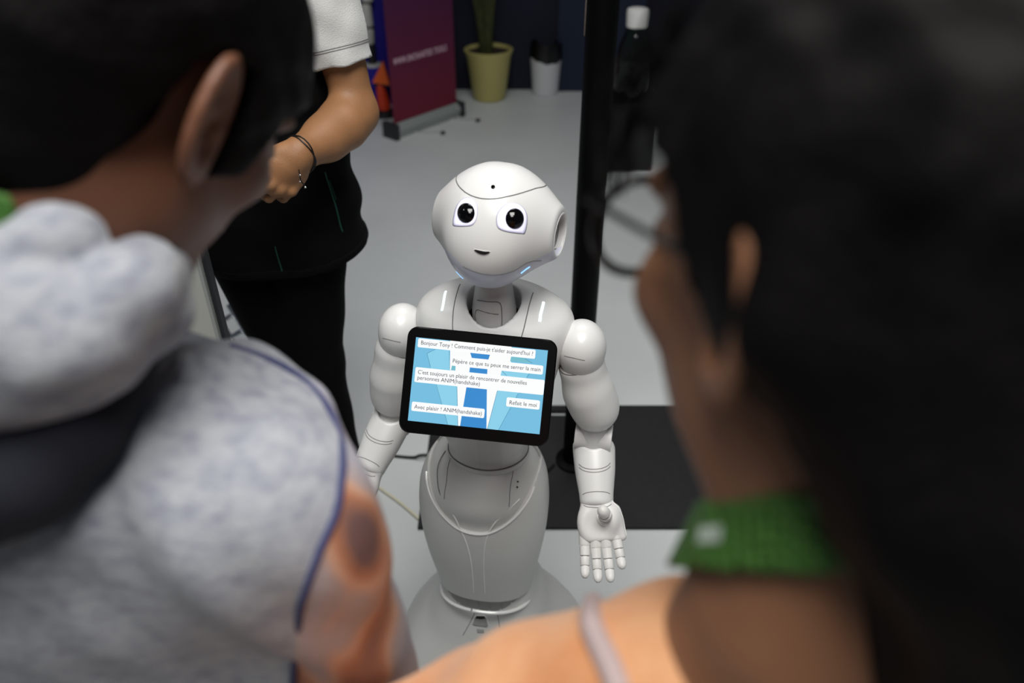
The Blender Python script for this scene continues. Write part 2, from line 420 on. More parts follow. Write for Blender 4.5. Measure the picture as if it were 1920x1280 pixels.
seam('panel_trim', f_p2, trimpts([(832, 936), (850, 965), (862, 990), (875, 1020), (884, 1060), (888, 1110)], f_p2), .0014, TRIM, bot, 5)
seam('panel_trim', f_p2, trimpts([(975, 935), (952, 957), (928, 980), (913, 1008), (907, 1050), (909, 1112)], f_p2), .0014, TRIM, bot, 5)
seam('seam', f_abd, trimpts([(848, 850), (838, 895), (833, 935)], f_abd), .0007, SEAM, bot, 6)
seam('seam', f_abd, trimpts([(965, 855), (958, 905), (954, 950)], f_abd), .0007, SEAM, bot, 6)
seam('seam', f_p2, trimpts([(835, 845), (820, 880), (822, 915), (830, 937)], f_p2), .0008, SEAM, bot, 6)
g = MB()
for px, py in ((984, 911), (979, 920)): p, nn = on_surf(f_p2, [L(px, py, -.08)]); g.tube([p[0]-nn[0]*.002, p[0]+nn[0]*.0004], .0014, 8)
g.build('screw_holes', DARK, bot, True)

# ---- torso
def f_tor(P):
    d = loft(P, [.655, .69, .74, .80, .86, .91, .955], [.060, .068, .082, .098, .110, .118, .112], [.055, .06, .068, .076, .083, .086, .078],
             [-.016, -.015, -.012, -.007, -.002, 0, 0], [0, 0, -.002, -.006, -.006, .003, .014], n=2.5, r=.02)
    d = smin(d, ell(P, (0, .011, .935), (.128, .083, .066)), .018)
    d = smin(d, ell(P, (-.012, 0, .662), (.074, .066, .026)), .012)
    return d
def f_torso(P):
    d = f_tor(P)
    hole = np.sqrt(((P[:, 0]-.006)/1.0)**2+((P[:, 1]+.018))**2)-.042
    return smax(d, -np.maximum(hole, .945-P[:, 2]), .004)
V, F = mesh_sdf(f_torso, (-.15, -.11, .62), (.15, .11, 1.02), .003)
cen = V[F].mean(1)
cl = L(850, 612, -.085); 
bx = np.interp(cen[:, 2], [.78, .88, .97, 1.01], [.020, .036, .056, .060])
mid = (np.abs(cen[:, 0]-.004) < bx) & (cen[:, 1] < .03)
def sub(F, mask):
    Fm = F[mask]; u, inv = np.unique(Fm, return_inverse=True); return u, inv.reshape(Fm.shape)
u, f2 = sub(F, ~mid); link_mesh('torso', V[u], f2, WHITE, bot)
u, f2 = sub(F, mid); link_mesh('chest_panel', V[u], f2, WGREY, bot)
for s in (-1, 1):
    seam('seam', f_tor, [(.004+s*.034, -.09, .87), (.004+s*.041, -.085, .90), (.004+s*.05, -.075, .94), (.004+s*.057, -.05, .975), (.004+s*.06, -.02, .998), (.004+s*.06, .01, 1.0)], .0009, SEAM, bot, 6)
LED = mat('blue_white_light', (225, 250, 255), .3, emit=(205, 245, 255), es=1.5)
for px, py, qx, qy in ((830, 536, 814, 570), (1028, 551, 1023, 588)):
    seam('shoulder_light', f_tor, [L(px, py, -.005), L((px+qx)/2, (py+qy)/2, -.03), L(qx, qy, -.05)], .0026, LED, bot, 6, lift=-.0012, label='glowing blue white light strip')
seam('waist_ring', f_tor, [(-.014+.08*math.cos(a), .07*math.sin(a), .672) for a in [2*math.pi*i/24 for i in range(24)]], .0014, SEAM, bot, 3, closed=True)
# ---- neck
NK = np.array([.006, -.018, 0])
MB().lathe([(0, .94), (.034, .94), (.0345, .975), (.031, 1.0), (.026, 1.03), (.026, 1.07), (0, 1.07)], tuple(NK), 40).build('neck', WGREY, bot, True)
MB().lathe([(.0425, .94), (.0435, .96), (.041, .962), (.0405, .94)], tuple(NK), 40).build('neck_socket', DARK, bot, True)
f_neck = lambda P: np.sqrt((P[:, 0]-NK[0])**2+(P[:, 1]-NK[1])**2)-np.interp(P[:, 2], [.94, .975, 1.0, 1.03, 1.07], [.034, .0345, .031, .026, .026])
for pp in ([(.024, -.05, .95), (.026, -.05, .975), (.024, -.05, 1.003), (.0, -.05, 1.005), (-.024, -.05, 1.003)], [(-.022, -.05, .95), (-.024, -.05, .985), (.02, -.05, .985)]):
    seam('seam', f_neck, pp, .0007, SEAM, bot, 5)

# ---- head
HC = np.array([.0095, -.012, 1.112]); HR = rotm(rx=-17, rz=-9)      # frame of the head
HW = lambda P: (np.asarray(P, np.float32)-HC.astype(np.float32))@HR.astype(np.float32)
def f_hd(P):
    q = HW(P).copy(); q[:, 0] = np.abs(q[:, 0])
    d = ell(q, (0, .004, .016), (.078, .082, .074))
    d = smin(d, ell(q, (0, -.022, -.045), (.043, .046, .039)), .045)
    d = smin(d, cap(q, (.02, .006, .004), (.092, .016, .0), .056, .032), .05)
    d = smin(d, ell(q, (0, -.052, -.015), (.045, .03, .04)), .03)
    d = smax(d, q[:, 0]-.093, .004)
    dish = np.maximum(np.sqrt((q[:, 1]-.016)**2+q[:, 2]**2)-.029, .080-q[:, 0])
    return smax(d, -dish, .002)
V, F = mesh_sdf(f_hd, HC-.13, HC+np.array([.13, .13, .12]), .0026)
cw_ = V[F].mean(1); cen = HW(cw_)
capz = .054+.018*np.clip(np.abs(cen[:, 0])/.06, 0, 1.2)**2-.14*np.clip(cen[:, 1]+.02, 0, .2)*0
lowz = -.047-.35*(cen[:, 1]+.03)
RW = np.array(Matrix.Rotation(PS, 3, 'Z')); rel = cw_@RW.T+np.array([RX, RY, 0])-CAM; dep = rel@AX[2]; hx = 960+FPX*(rel@AX[0])/dep; hy = 640-FPX*(rel@AX[1])/dep
jx = [780, 845, 868, 900, 935, 965, 1000, 1043, 1100]; jy = [420, 476, 499, 512, 515, 507, 489, 466, 440]
jaw = (hy > np.interp(hx, jx, jy)) & (cen[:, 2] < .0) | ((cen[:, 2] < -.045) & (cen[:, 1] > -.01))
cp = (cen[:, 2] > capz)
u, f2 = sub(F, cp & ~jaw); link_mesh('head_cap', V[u], f2, WHITE, bot)
u, f2 = sub(F, jaw & ~cp); link_mesh('lower_head_shell', V[u], f2, mat('blue_lit_white_plastic', (215, 216, 232), .35), bot)  # bluish light on the white lower shell is put into its colour
u, f2 = sub(F, ~jaw & ~cp); hd = link_mesh('head', V[u], f2, WHITE, bot)
def HL(x, y, z): return HC+HR@np.array([x, y, z])
cs = []
for i in range(40):
    a = 2*math.pi*i/40; x = .075*math.sin(a); y = -.08*math.cos(a)
    cs.append(HL(x, y, .054+.018*min(1.2, abs(x)/.06)**2))
def caps(P):  # seam ring projected along surface but kept at its own height
    return f_hd(P)
seam('seam', f_hd, cs, .0008, SEAM, bot, 3, closed=True)
oc = RINV@(CAM-np.array([RX, RY, 0]))
def hpatch(name, pix, m, yl=-.09, parent=None, **k):
    c = np.array([L(x, y, yl) for x, y in pix]); o = c.mean(0)
    return patch(name, f_hd, [(q[0]-o[0], q[2]-o[2]) for q in c], o, (1, 0, 0), (0, 0, 1), m, parent or bot, march=o-oc, **k)
def smooth_poly(pts, n=5): return [tuple(p) for p in spline([(x, y, 0) for x, y in pts], n, True)]
def sp2(pts, n=5): return [(p[0], p[1]) for p in spline([(x, y, 0) for x, y in pts], n, True)]
EYEW = mat('lit_eye_ring', (235, 235, 250), .3, emit=(206, 204, 240), es=.45)
def crop1(x, y): return (760+x*420/1920, 280+y*420/1920)
e1 = sp2([crop1(*q) for q in ((412, 640), (420, 560), (440, 490), (480, 435), (530, 415), (580, 430), (612, 480), (614, 560), (595, 620), (560, 650), (500, 657), (440, 655))])
e2 = sp2([crop1(*q) for q in ((1020, 715), (1040, 640), (1040, 560), (1010, 500), (960, 465), (900, 460), (840, 490), (800, 540), (785, 600), (800, 670), (860, 700), (940, 714), (990, 719))])
for eo, pc, pr, rz_ in ((e1, (522, 545), 75, 87), (e2, (937, 593), 80, 90)):
    c0 = np.mean(eo, 0)
    eb = hpatch('eye_rim', [(c0[0]+(x-c0[0])*1.07, c0[1]+(y-c0[1])*1.06) for x, y in eo], mat('pale_lilac_rim', (196, 196, 214), .4), lift=.0002)
    ey = hpatch('eye', eo, EYEW, lift=.0006, label='glowing white eye ring')
    cx, cy = crop1(*pc); k = 420/1920
    hpatch('pupil', [(cx+pr*k*math.cos(2*math.pi*i/36), cy+rz_*k*math.sin(2*math.pi*i/36)) for i in range(36)], BLACK, parent=ey, lift=.0011, dome=.005, rings=10)
hpatch('forehead_camera', [(924.5+4*math.cos(a), 350.5+3.8*math.sin(a)) for a in [2*math.pi*i/16 for i in range(16)]], BLACK, lift=.0006, rings=4)
hpatch('mouth', sp2([crop1(*q) for q in ((595, 858), (630, 864), (680, 874), (722, 876), (708, 890), (675, 899), (635, 890), (607, 873))], 3), mat('mouth_black', (6, 6, 6), .6), lift=.0012)
hpatch('mouth_rim', sp2([crop1(*q) for q in ((588, 854), (630, 859), (680, 869), (730, 873), (712, 895), (675, 905), (630, 896), (600, 879))], 3), TRIM, lift=.0002)
for px in ([(970, 502.5), (982, 500), (993, 499)], [(868, 499), (876, 502), (884, 505)]):
    seam('chin_light', f_hd, [L(x, y, -.06) for x, y in px], .0016, mat('blue_strip_light', (150, 200, 255), .3, emit=(130, 190, 255), es=1.3), bot, 6, lift=-.0003, label='thin glowing blue strip')
for s in (-1, 1):
    ring = [HL(s*.0915, .016+.0315*math.cos(a), .0315*math.sin(a)) for a in [2*math.pi*i/36 for i in range(36)]]
    er = MB().tube(ring, .0022, 8, closed=True).build('ear_ring', TRIM, bot, True)
    dsk = MB().tube([HL(s*.078, .016, 0), HL(s*.0825, .016, 0)], .028, 36).build('ear_speaker', WGREY, bot, True)
    gr = MB()
    for rr in (.007, .013, .019, .024):
        gr.tube([HL(s*.0827, .016+rr*math.cos(a), rr*math.sin(a)) for a in [2*math.pi*i/30 for i in range(30)]], .0006, 5, closed=True)
    gr.build('speaker_grille', SEAM, dsk, True)

seam('seam', f_hd, [ML(f_hd, x, y) for x, y in zip(jx[2:-1], jy[2:-1])], .0006, SEAM, bot, 4)
# ---- arms
def arm(side):
    if side > 0:
        S = L(1090, 650, 0); E0 = L(1092, 700, 0); E1 = L(1115, 768, 0); EJ = L(1113, 818, -.002)
        A = L(1114, 850, -.012); W = L(1119, 945, -.08); PE = L(1126, 1018, -.125)
        rs = (.040, .0365, .032)
    else:
        S = L(755, 618, .004); E0 = L(742, 670, 0); E1 = L(738, 742, 0); EJ = L(736, 786, -.004)
        A = L(728, 800, -.02); W = L(690, 880, -.085); PE = L(655, 945, -.125)
        rs = (.040, .0365, .032)
    f_sh = lambda P: smin(ell(P, S, (.037, .043, .044)), cap(P, S, E0, .032, .028), .02)
    sdf_obj('shoulder', f_sh, S-.09, S+.09, .003, WHITE, bot)
    f_ua = lambda P: smin(chain(P, [S+(E0-S)*.75, E0+(E1-E0)*.5, E1], [.0375, .0375, .0335], .02), ell(P, E1+np.array([0, .004, .006]), (.0365, .038, .036)), .02)
    nrm = np.array([-.48*side, -.15, 1]); nrm /= np.linalg.norm(nrm); k0 = S+np.array([0, 0, -.021])
    f_u2 = lambda P: smax(f_ua(P)-.0006, (P-k0.astype(np.float32))@nrm.astype(np.float32), .002)
    sdf_obj('upper_arm', f_u2, np.minimum(S, E1)-.075, np.maximum(S, E1)+.06, .003, WHITE, bot)
    # cuff seam where shoulder meets upper arm
    rg = []
    u1 = np.cross(nrm, [0, 1, 0]); u1 /= np.linalg.norm(u1); u2 = np.cross(nrm, u1)
    for i in range(30):
        a = 2*math.pi*i/30; rg.append(k0+(u1*math.cos(a)+u2*math.sin(a))*.04)
    seam('seam', f_ua, rg, .0009, SEAM, bot, 2, closed=True, lift=.0002)
    seam('seam', f_ua, [E1+np.array([.05*math.cos(a), .05*math.sin(a), -.012]) for a in [2*math.pi*i/24 for i in range(24)]], .0006, SEAM, bot, 3, closed=True)
    seam('seam', f_sh, [S+np.array([-.03, -.045, .006]), S+np.array([-.01, -.05, .009]), S+np.array([.012, -.048, .006])], .0005, SEAM, bot, 6)
    # elbow joint
    MB().tube([EJ+np.array([-.031, 0, 0]), EJ+np.array([.031, 0, 0])], .024, 28).build('elbow_joint', WGREY, bot, True)
    sdf_obj('elbow_core', lambda P: chain(P, [E1, EJ, A], [.027, .023, .022], .01), EJ-.08, EJ+.08, .003, WGREY, bot)
    D = W-A; D = D/np.linalg.norm(D); Xh = np.array([1, 0, 0]); Xh = Xh-D*np.dot(Xh, D); Xh /= np.linalg.norm(Xh); Nh = np.cross(Xh, D)
    if Nh[1] > 0: Nh = -Nh                      # palm normal towards the viewer
    Rh = np.stack([Xh, Nh, D], 1); LF = np.linalg.norm(W-A)
    def q_(P): return (P-A.astype(np.float32))@Rh.astype(np.float32)   # x across, y palm side, z along
    def f_fa(P):
        q = q_(P)
        d = loft(q, [-.024, -.005, .03, .07, .1, LF+.004], [.036, .0365, .0345, .029, .027, .0285], [.03, .031, .03, .026, .023, .021], n=2.2, r=.01)
        cut = np.sqrt((q[:, 0]/1.0)**2+((q[:, 2]+.03)/1.0)**2)-.026
        return smax(d, -cut, .005)
    sdf_obj('forearm', f_fa, A-.11, W+np.array([.06, .07, .09]), .003, WHITE, bot)
    for zz, bow in ((.020, .012), (.026, .011), (.074, -.005)):
        seam('seam', f_fa, [A+Rh@np.array([x, .03, zz-bow*(1-(x/.036)**2)*-1]) for x in np.linspace(-.034, .034, 9)], .0006, SEAM, bot, 3)
    # hand
    D2 = PE-W; LP = np.linalg.norm(D2); D2 = D2/LP
    X2 = Xh-D2*np.dot(Xh, D2); X2 /= np.linalg.norm(X2); N2 = np.cross(X2, D2)
    if N2[1] > 0: N2 = -N2
    R2 = np.stack([X2, N2, D2], 1)
    H2 = lambda x, y, z: W+R2@np.array([x*side, y, z])
    def f_hn(P):
        q = (P-W.astype(np.float32))@R2.astype(np.float32); q[:, 0] *= side
        d = loft(q, [-.014, .01, .03, .05, LP-.002], [.027, .029, .0325, .034, .032], [.019, .017, .0155, .014, .0115], [.0, .0, .001, .002, .002], n=2.5, r=.008)
        d = smin(d, ell(q, (-.018, .006, .03), (.016, .014, .026)), .01)      # ball of the hand
        d = smin(d, ell(q, (.020, .008, .024), (.017, .017, .022)), .012)     # thumb mound
        d = smin(d, cap(q, (.03, .004, .012), (.037, .0, .055), .008, .007), .008)
        d = smax(d, -ell(q, (-.004, .026, .036), (.019, .013, .022)), .012)   # hollow palm
        return smax(d, -(np.sqrt((q[:, 0]-.012)**2+(q[:, 2]-.026)**2)-.0095) if False else d, .001)
    hand = sdf_obj('hand', f_hn, W-.075, PE+np.array([.075, .075, .075]), .0022, mat('soft_white_rubber', (226, 225, 223), .5), bot)
    seam('seam', f_hn, [H2(x, .03, -.004+.008*(1-(x/.03)**2)) for x in np.linspace(-.027, .03, 8)], .0006, SEAM, bot, 3)
    seam('hand_edge_trim', f_hn, [H2(.028, .012, -.006), H2(.036, .008, .016), H2(.042, .004, .036), H2(.043, .002, .055)], .0009, TRIM, bot, 6)
    GAP = mat('joint_dark', (40, 40, 42), .6); FM = mat('finger_white', (228, 227, 224), .45)
    spec = [(u0, u1, u2, u3*1.1, u4) for u0, u1, u2, u3, u4 in [(-.0255, -.004, 0, .0570, -4), (-.0085, .001, 0, .0600, -1), (.0085, .002, 0, .0600, 2), (.0255, -.010, 0, .0530, 6)]]
    for bxx, bz, by, ln, sp in spec:
        base = H2(bxx, .001, LP-.012+bz); dd = R2@np.array([side*math.sin(rad(sp)), 0, math.cos(rad(sp))]); cur = dd
        p0 = base; m = MB(); prev = None
        socket_end = base+dd*.016
        MB().tube([base-dd*.004, socket_end-dd*.001, socket_end+dd*.001], [.0096, .0095, .0091], 16).build('finger_socket', FM, hand, True)
        segs = [ln*.34, ln*.32, ln*.34]; p = socket_end+dd*.0012
        for si, sl_ in enumerate(segs):
            bend = rad(9+4*si); nd = cur*math.cos(bend)+N2*math.sin(bend); cur = nd/np.linalg.norm(nd)
            r0 = .0089-.0004*si
            m.tube([p-cur*.003, p+cur*.002], [.0055, .0055], 12, 1)
            a = p+cur*.0012; b = a+cur*(sl_-.0052)
            if si < 2: m.tube([a, a+cur*.0008, b-cur*.0008, b], [r0*.9, r0, r0*.95, r0*.86], 16, 0)
            else:
                L3 = sl_-.002; m.tube([a, a+cur*.0008, a+cur*L3*.5, a+cur*L3*.78, a+cur*L3*.93, a+cur*L3], [r0*.9, r0, r0*.97, r0*.78, r0*.5, r0*.12], 16, 0)
            p = b+cur*.0012
        m.build('finger', [FM, GAP], hand, True)
    # thumb: seen end-on, pointing at the viewer out of a socket in the palm
    tb = H2(.012, .004, .024); td = R2@np.array([side*.03, .96, -.2]); td /= np.linalg.norm(td)
    MB().tube([tb, tb+td*.010, tb+td*.0115], [.0152, .015, .0135], 20).build('thumb_socket', FM, hand, True)
    t = MB()
    p = tb+td*.008
    for si, (r0, sl_) in enumerate(((.0122, .013), (.0115, .013), (.0105, .020))):
        t.tube([p-td*.002, p+td*.002], .0072, 12, 1)
        a = p+td*.001
        if si < 2: t.tube([a, a+td*.001, a+td*(sl_-.003), a+td*(sl_-.002)], [r0*.88, r0, r0*.96, r0*.85], 16)
        else: t.tube([a, a+td*.001, a+td*sl_*.6, a+td*sl_*.85, a+td*sl_], [r0*.9, r0, r0*.9, r0*.6, r0*.1], 16)
        p = a+td*sl_; td = td+R2@np.array([-.12*side, 0, -.1]); td /= np.linalg.norm(td)
    t.build('thumb', [FM, GAP], hand, True)
arm(1); arm(-1)

# ---- tablet
TW, TH_ = .224, .159
TM = Matrix(((0.9943768, 0.0360957, 0.0995585, -0.0504411), (-0.0864695, 0.8194891, 0.5665339, 0.9066338), (-0.0611377, -0.571957, 0.8180021, 0.9039795), (0, 0, 0, 1)))
TL_ = (Matrix.Translation((RX, RY, 0)) @ Matrix.Rotation(PS, 4, 'Z')).inverted() @ TM
m = MB(); oo = rrect(TW, TH_, .016, 8); oi = rrect(TW-.004, TH_-.004, .014, 8)
n = len(oo); v = [(x, -.006, z) for x, z in oi]+[(x, -.004, z) for x, z in oo]+[(x, .008, z) for x, z in oo]+[(x*.97, .012, z*.96) for x, z in oo]
f = [tuple(range(n))[::-1], tuple(range(3*n, 4*n))]
for k in range(3): f += [(k*n+i, k*n+(i+1) % n, (k+1)*n+(i+1) % n, (k+1)*n+i) for i in range(n)]
m.add(v, f); tab = m.build('tablet', BEZEL, bot, True, 'black framed tablet showing chat messages', TL_)
MB().box((-.05, .011, -.05), (.05, .05, .04)).build('tablet_mount', WGREY, tab, xf=TL_)
def scr(name, c, e=1.0): return mat('screen_'+name, (2, 2, 2), .25, emit=c, es=e)
cols = [scr('blue', (118, 190, 224)), scr('light_blue', (140, 208, 234)), scr('white', (250, 252, 252), 1.0), scr('royal_blue', (58, 140, 208)), scr('dark_line', (45, 105, 140)), scr('mint', (120, 190, 205))]
mm = .001; s_ = MB()
def P2(pts, mi, y): s_.add([(x*mm, y*mm, z*mm) for x, z in pts], [tuple(range(len(pts)))], mi)
P2([(-98.9, -61.2), (98, -61.2), (98, 63.4), (-98.9, 63.4)], 0, -6.1)
P2([(-80.3, 40.9), (-72.9, 21.4), (-39.0, -61.2), (-24.2, -61.2), (-30.5, -3.9), (-44.0, 21.2), (-47.5, 48.8), (-68.5, 48.3)], 1, -6.15)
P2([(-47.5, 63.4), (-44, 21.2), (-30.8, -.8), (-23.4, -61.2), (20, -61.2), (29, -4), (46.3, 21), (44, 63.4)], 2, -6.2)
P2([(20.3, -61.2), (37, -61.2), (60.5, -4), (73.7, 28), (33, 28), (29.4, -3.9)], 1, -6.22)
P2([(43.9, 41.8), (76.7, 42.4), (65.3, 48.8), (44.8, 48.8)], 5, -6.22)
P2([(-42.3, 19.8), (-35.6, 19.7), (-35.9, 26.7), (-41.4, 26.9)], 5, -6.24)
for q in ([(-13.2, 41.1), (11.6, 41.1), (13.3, 48.4), (-16.3, 48.4)], [(-14.7, 19.5), (12, 19.5), (11.6, 27), (-14.6, 27)], [(-20.5, -61.2), (19, -61.2), (13.8, -3), (-16.8, -3)]): P2(q, 3, -6.25)
def ln2(a, b, w=.28, mi=4):
    a = np.array(a); b = np.array(b); d = (b-a)/np.linalg.norm(b-a); nn = np.array([-d[1], d[0]])*w; P2([a-nn, b-nn, b+nn, a+nn], mi, -6.3)
for a, b in (((-68.5, 48.3), (-80.3, 40.9)), ((-80.3, 40.9), (-72.9, 21.4)), ((-62, -3.5), (-39, -61)), ((73.7, 26.2), (70.5, 19.6)), ((60.5, -4.6), (37, -61)), ((65.3, 48), (76.7, 42.4)), ((-30.8, -4), (-24, -61)), ((29.4, -3.9), (20.3, -61)), ((33.5, 26.5), (41, 20)), ((-47.5, 48), (-44, 22))):
    ln2(a, b, .22)
for a, b in (((-27, 43), (-17, 49)), ((14, 48), (21, 42))): ln2(a, b, .3, 2)
s_.build('screen', cols, tab, xf=TL_)
BUB = scr('bubble', (252, 254, 254), 1.0); TXT = scr('letters', (40, 52, 62), 1)
def bubble(x0, x1, z0, z1, lines, r=2.2):
    o = rrect((x1-x0)*mm, (z1-z0)*mm, r*mm, 5, (x0+x1)/2*mm, (z0+z1)/2*mm)
    b = MB().prism(o, -.0069, -.0064); b.f = [q[::-1] for q in b.f]; b.build('speech_bubble', BUB, tab, xf=TL_)
    for (tx, tz, s, wd, body) in lines:
        text_mesh(body, s*mm, TXT, tab, TL_ @ Matrix.Translation((tx*mm, -.0071, tz*mm)), 'message_text', wd*mm)
bubble(-95.2, 80.2, 49.0, 62.3, [(-90.9, 53.4, 8.6, 167.5, "Bonjour Tony ! Comment puis-je t'aider aujourd'hui ?")])
bubble(-43.6, 93.7, 26.8, 40.3, [(-41.1, 31.2, 8.6, 131, "Pépère ce que tu peux me serrer la main")])
bubble(-95.0, 97.8, -3.0, 19.3, [(-91.2, 9.6, 8.6, 163, "C'est toujours un plaisir de rencontrer de nouvelles"), (-91.2, 1.2, 8.6, 94, "personnes ANIM(handshake)")])
bubble(44.5, 94, -25.1, -11.5, [(48.6, -21.6, 8.6, 41, "Refait le moi")])
bubble(-95.2, 13.8, -46.0, -32.3, [(-91.1, -42.2, 8.6, 101, "Avec plaisir ! ANIM(handshake)")])
# ================================================================ background things
def base_at(px, py, Z=0): return atZ(px, py, Z)
# ---- roll-up banner
p0, p1 = atZ(735, 262, 0), atZ(862, 216, 0); bd = p1-p0; bw = float(np.linalg.norm(bd)); br = math.atan2(bd[1], bd[0])
ban = thing('rollup_banner', 'dark maroon roll up banner with small white web address on a silver foot', 'banner', tuple(p0), br)
BM = mat('maroon_print', (92, 10, 44), .7)
nt = BM.node_tree; b_ = nt.nodes['Principled BSDF']; tc = nt.nodes.new('ShaderNodeTexCoord'); sp = nt.nodes.new('ShaderNodeSeparateXYZ'); cr = nt.nodes.new('ShaderNodeValToRGB')
nt.links.new(tc.outputs['Object'], sp.inputs[0]); nt.links.new(sp.outputs['Z'], cr.inputs['Fac']); nt.links.new(cr.outputs['Color'], b_.inputs['Base Color'])
cr.color_ramp.elements[0].position = .08; cr.color_ramp.elements[0].color = (*srgb((104, 12, 40)), 1); cr.color_ramp.elements[1].position = .95; cr.color_ramp.elements[1].color = (*srgb((56, 18, 66)), 1)
ALU = mat('brushed_aluminium', (150, 158, 156), .4, .3); ENDM = mat('dark_end_cap', (30, 32, 36), .5)
MB().add([(.03, -.02, .0), (bw-.02, -.02, 0), (bw-.02, -.035, .05), (.03, -.035, .05), (.03, .07, 0), (bw-.02, .07, 0), (bw-.02, .05, .075), (.03, .05, .075), (bw-.02, .0, .085), (.03, .0, .085)],
         [(0, 1, 2, 3), (3, 2, 8, 9), (9, 8, 6, 7), (7, 6, 5, 4), (4, 5, 1, 0), (0, 3, 9, 7, 4), (1, 5, 6, 8, 2)]).build('cassette', ALU, ban)
for x in (0, bw-.02): MB().box((x, -.04, 0), (x+.03, .075, .09)).build('end_cap', ENDM, ban)
MB().box((.03, .004, .08), (bw-.02, .006, 2.0)).build('printed_sheet', BM, ban)
MB().box((.02, -.004, 1.99), (bw-.01, .014, 2.02)).build('top_rail', ALU, ban)
for x in (.16, bw-.1):
    a = br; ft = MB(); 
    dx, dy = math.cos(-a-.15)*1, math.sin(-a-.15)
    ft.box((-.01, -.012, .001), (.15, .012, .009)); o = ft.build('swivel_foot', mat('light_aluminium', (195, 198, 196), .4, .3), ban)
    o.location = (x, -.03, 0); o.rotation_euler = (0, 0, -a-.12 if x > .3 else -.9)
    q = MB().box((.15, -.014, 0), (.175, .014, .014)).build('foot_cap', ENDM, o)
text_mesh('WWW.ENCHANTED.TOOLS', .046, mat('white_lettering', (215, 185, 198), .6), ban, Matrix.Translation((.065, .003, .41)), 'lettering', bw-.15, space=1.35, bold=.0012)
# ---- potted palm
pc = atZ(918, 178, 0); pot = thing('potted_palm', 'beige tapered plant pot with green palm stems by the back wall', 'plant', (pc[0], pc[1]-.07, 0))
MB().lathe([(.0, .003), (.10, .003), (.108, .02), (.142, .27), (.150, .29), (.156, .315), (.145, .318), (.138, .29), (.136, .27), (0, .27)], n=40).build('pot', mat('beige_glaze', (176, 168, 104), .5), pot, True)
MB().lathe([(0, .285), (.1, .298), (.140, .295), (.137, .26)], n=24).build('soil', mat('soil', (40, 28, 18), .95, nscale=60, namt=.5), pot, True)
STEM = mat('palm_stem_green', (48, 52, 16), .6, nscale=25, namt=.3); LEAF = mat('palm_leaf_green', (34, 58, 24), .55)
for i in range(9):
    a = -math.pi*((i*.37) % 1); r = .012+.028*(i % 3)/2; lean = .05+.011*i
    pts = [(r*math.cos(a), r*math.sin(a), .26), ((r+lean*.3)*math.cos(a), (r+lean*.3)*math.sin(a), .6), ((r+lean*1.0)*math.cos(a), (r+lean)*math.sin(a), 1.0), ((r+lean*1.4)*math.cos(a), (r+lean*1.0)*math.sin(a)-.03, 1.35+.03*(i % 4)), ((r+lean*1.8)*math.cos(a), (r+lean*1.1)*math.sin(a)-.05, 1.5)]
    sp_ = spline(pts, 6); MB().tube(sp_, [.013-.009*k/len(sp_) for k in range(len(sp_))], 7).build('stem', STEM, pot, True)
    lf = MB()
    for k in range(13, len(sp_)-1):
        p = sp_[k]; t = sp_[k+1]-sp_[k-1]; t /= np.linalg.norm(t)
        for s in (-1, 1):
            side = np.cross(t, [0, 0, 1])*s; side /= np.linalg.norm(side)+1e-6; tip = p+side*.11+t*.10-np.array([0, .03, .05]); mdd = p+side*.06+t*.05+np.array([0, 0, .01])
            lf.add([(q_w[0], min(q_w[1], .1), q_w[2]) for q_w in (p, mdd+t*.010, tip, mdd-t*.010)], [(0, 1, 2, 3)])
    lf.build('frond_leaves', LEAF, pot)
# ---- bin
bc = atZ(1022, 174, 0); bn = thing('waste_bin', 'small white round waste bin lined with a black bag against the back wall', 'bin', (bc[0], bc[1]+.0, 0))
MB().lathe([(0, .002), (.082, .002), (.086, .012), (.104, .235), (.106, .24), (.101, .24), (.083, .02), (0, .02)], n=40).build('bin_body', mat('white_bin_plastic', (205, 205, 208), .45), bn, True)
lin = MB(); v = []; n = 40
for k, (rr, zz) in enumerate(((.107, .222), (.109, .25), (.104, .31), (.10, .33), (.085, .30), (.07, .15))):
    for j in range(n):
        a = 2*math.pi*j/n; wv = (.012*math.sin(2*a+1.2)+.004*math.sin(9*a)) if k < 1 else .004*math.sin(7*a+k)
        v.append((rr*math.cos(a), rr*math.sin(a), zz+wv+(.012*abs(math.sin(a*.5+.2)) if k == 0 else 0)))
lin.add(v, [(k*n+j, k*n+(j+1) % n, (k+1)*n+(j+1) % n, (k+1)*n+j) for k in range(5) for j in range(n)]); lin.build('bin_bag', mat('black_bag_film', (5, 5, 6), .3), bn, True)
# ---- tall dark bottle with white cap on a black pedestal
bp = atY(1185, 150, 4.0)
pd = thing('pedestal', 'plain black pedestal under the dark bottle behind the pole', 'pedestal', (bp[0], bp[1], 0))
MB().box((-.13, -.11, 0), (.13, .11, .345)).build('pedestal_body', mat('black_laminate', (8, 8, 9), .5), pd); MB().box((-.14, -.12, .345), (.14, .12, .365)).build('pedestal_top', mat('black_laminate', (8, 8, 9), .5), pd)
bo = thing('bottle', 'dark green glass bottle with a white cap just right of the black pole', 'bottle', (bp[0], bp[1], .365)); bo.scale = (1.33, 1.33, 1.33)
MB().lathe([(0, .0), (.062, 0), (.066, .01), (.066, .14), (.06, .19), (.042, .235), (.036, .25), (.036, .262), (0, .262)], n=40).build('glass', mat('dark_green_glass', (2, 14, 10), .06, spec=.6, coat=.5), bo, True)
MB().lathe([(0, .258), (.038, .258), (.0385, .264), (.0405, .305), (.038, .318), (.03, .321), (0, .322)], n=40).build('cap', mat('white_cap_plastic', (225, 225, 222), .35), bo, True)
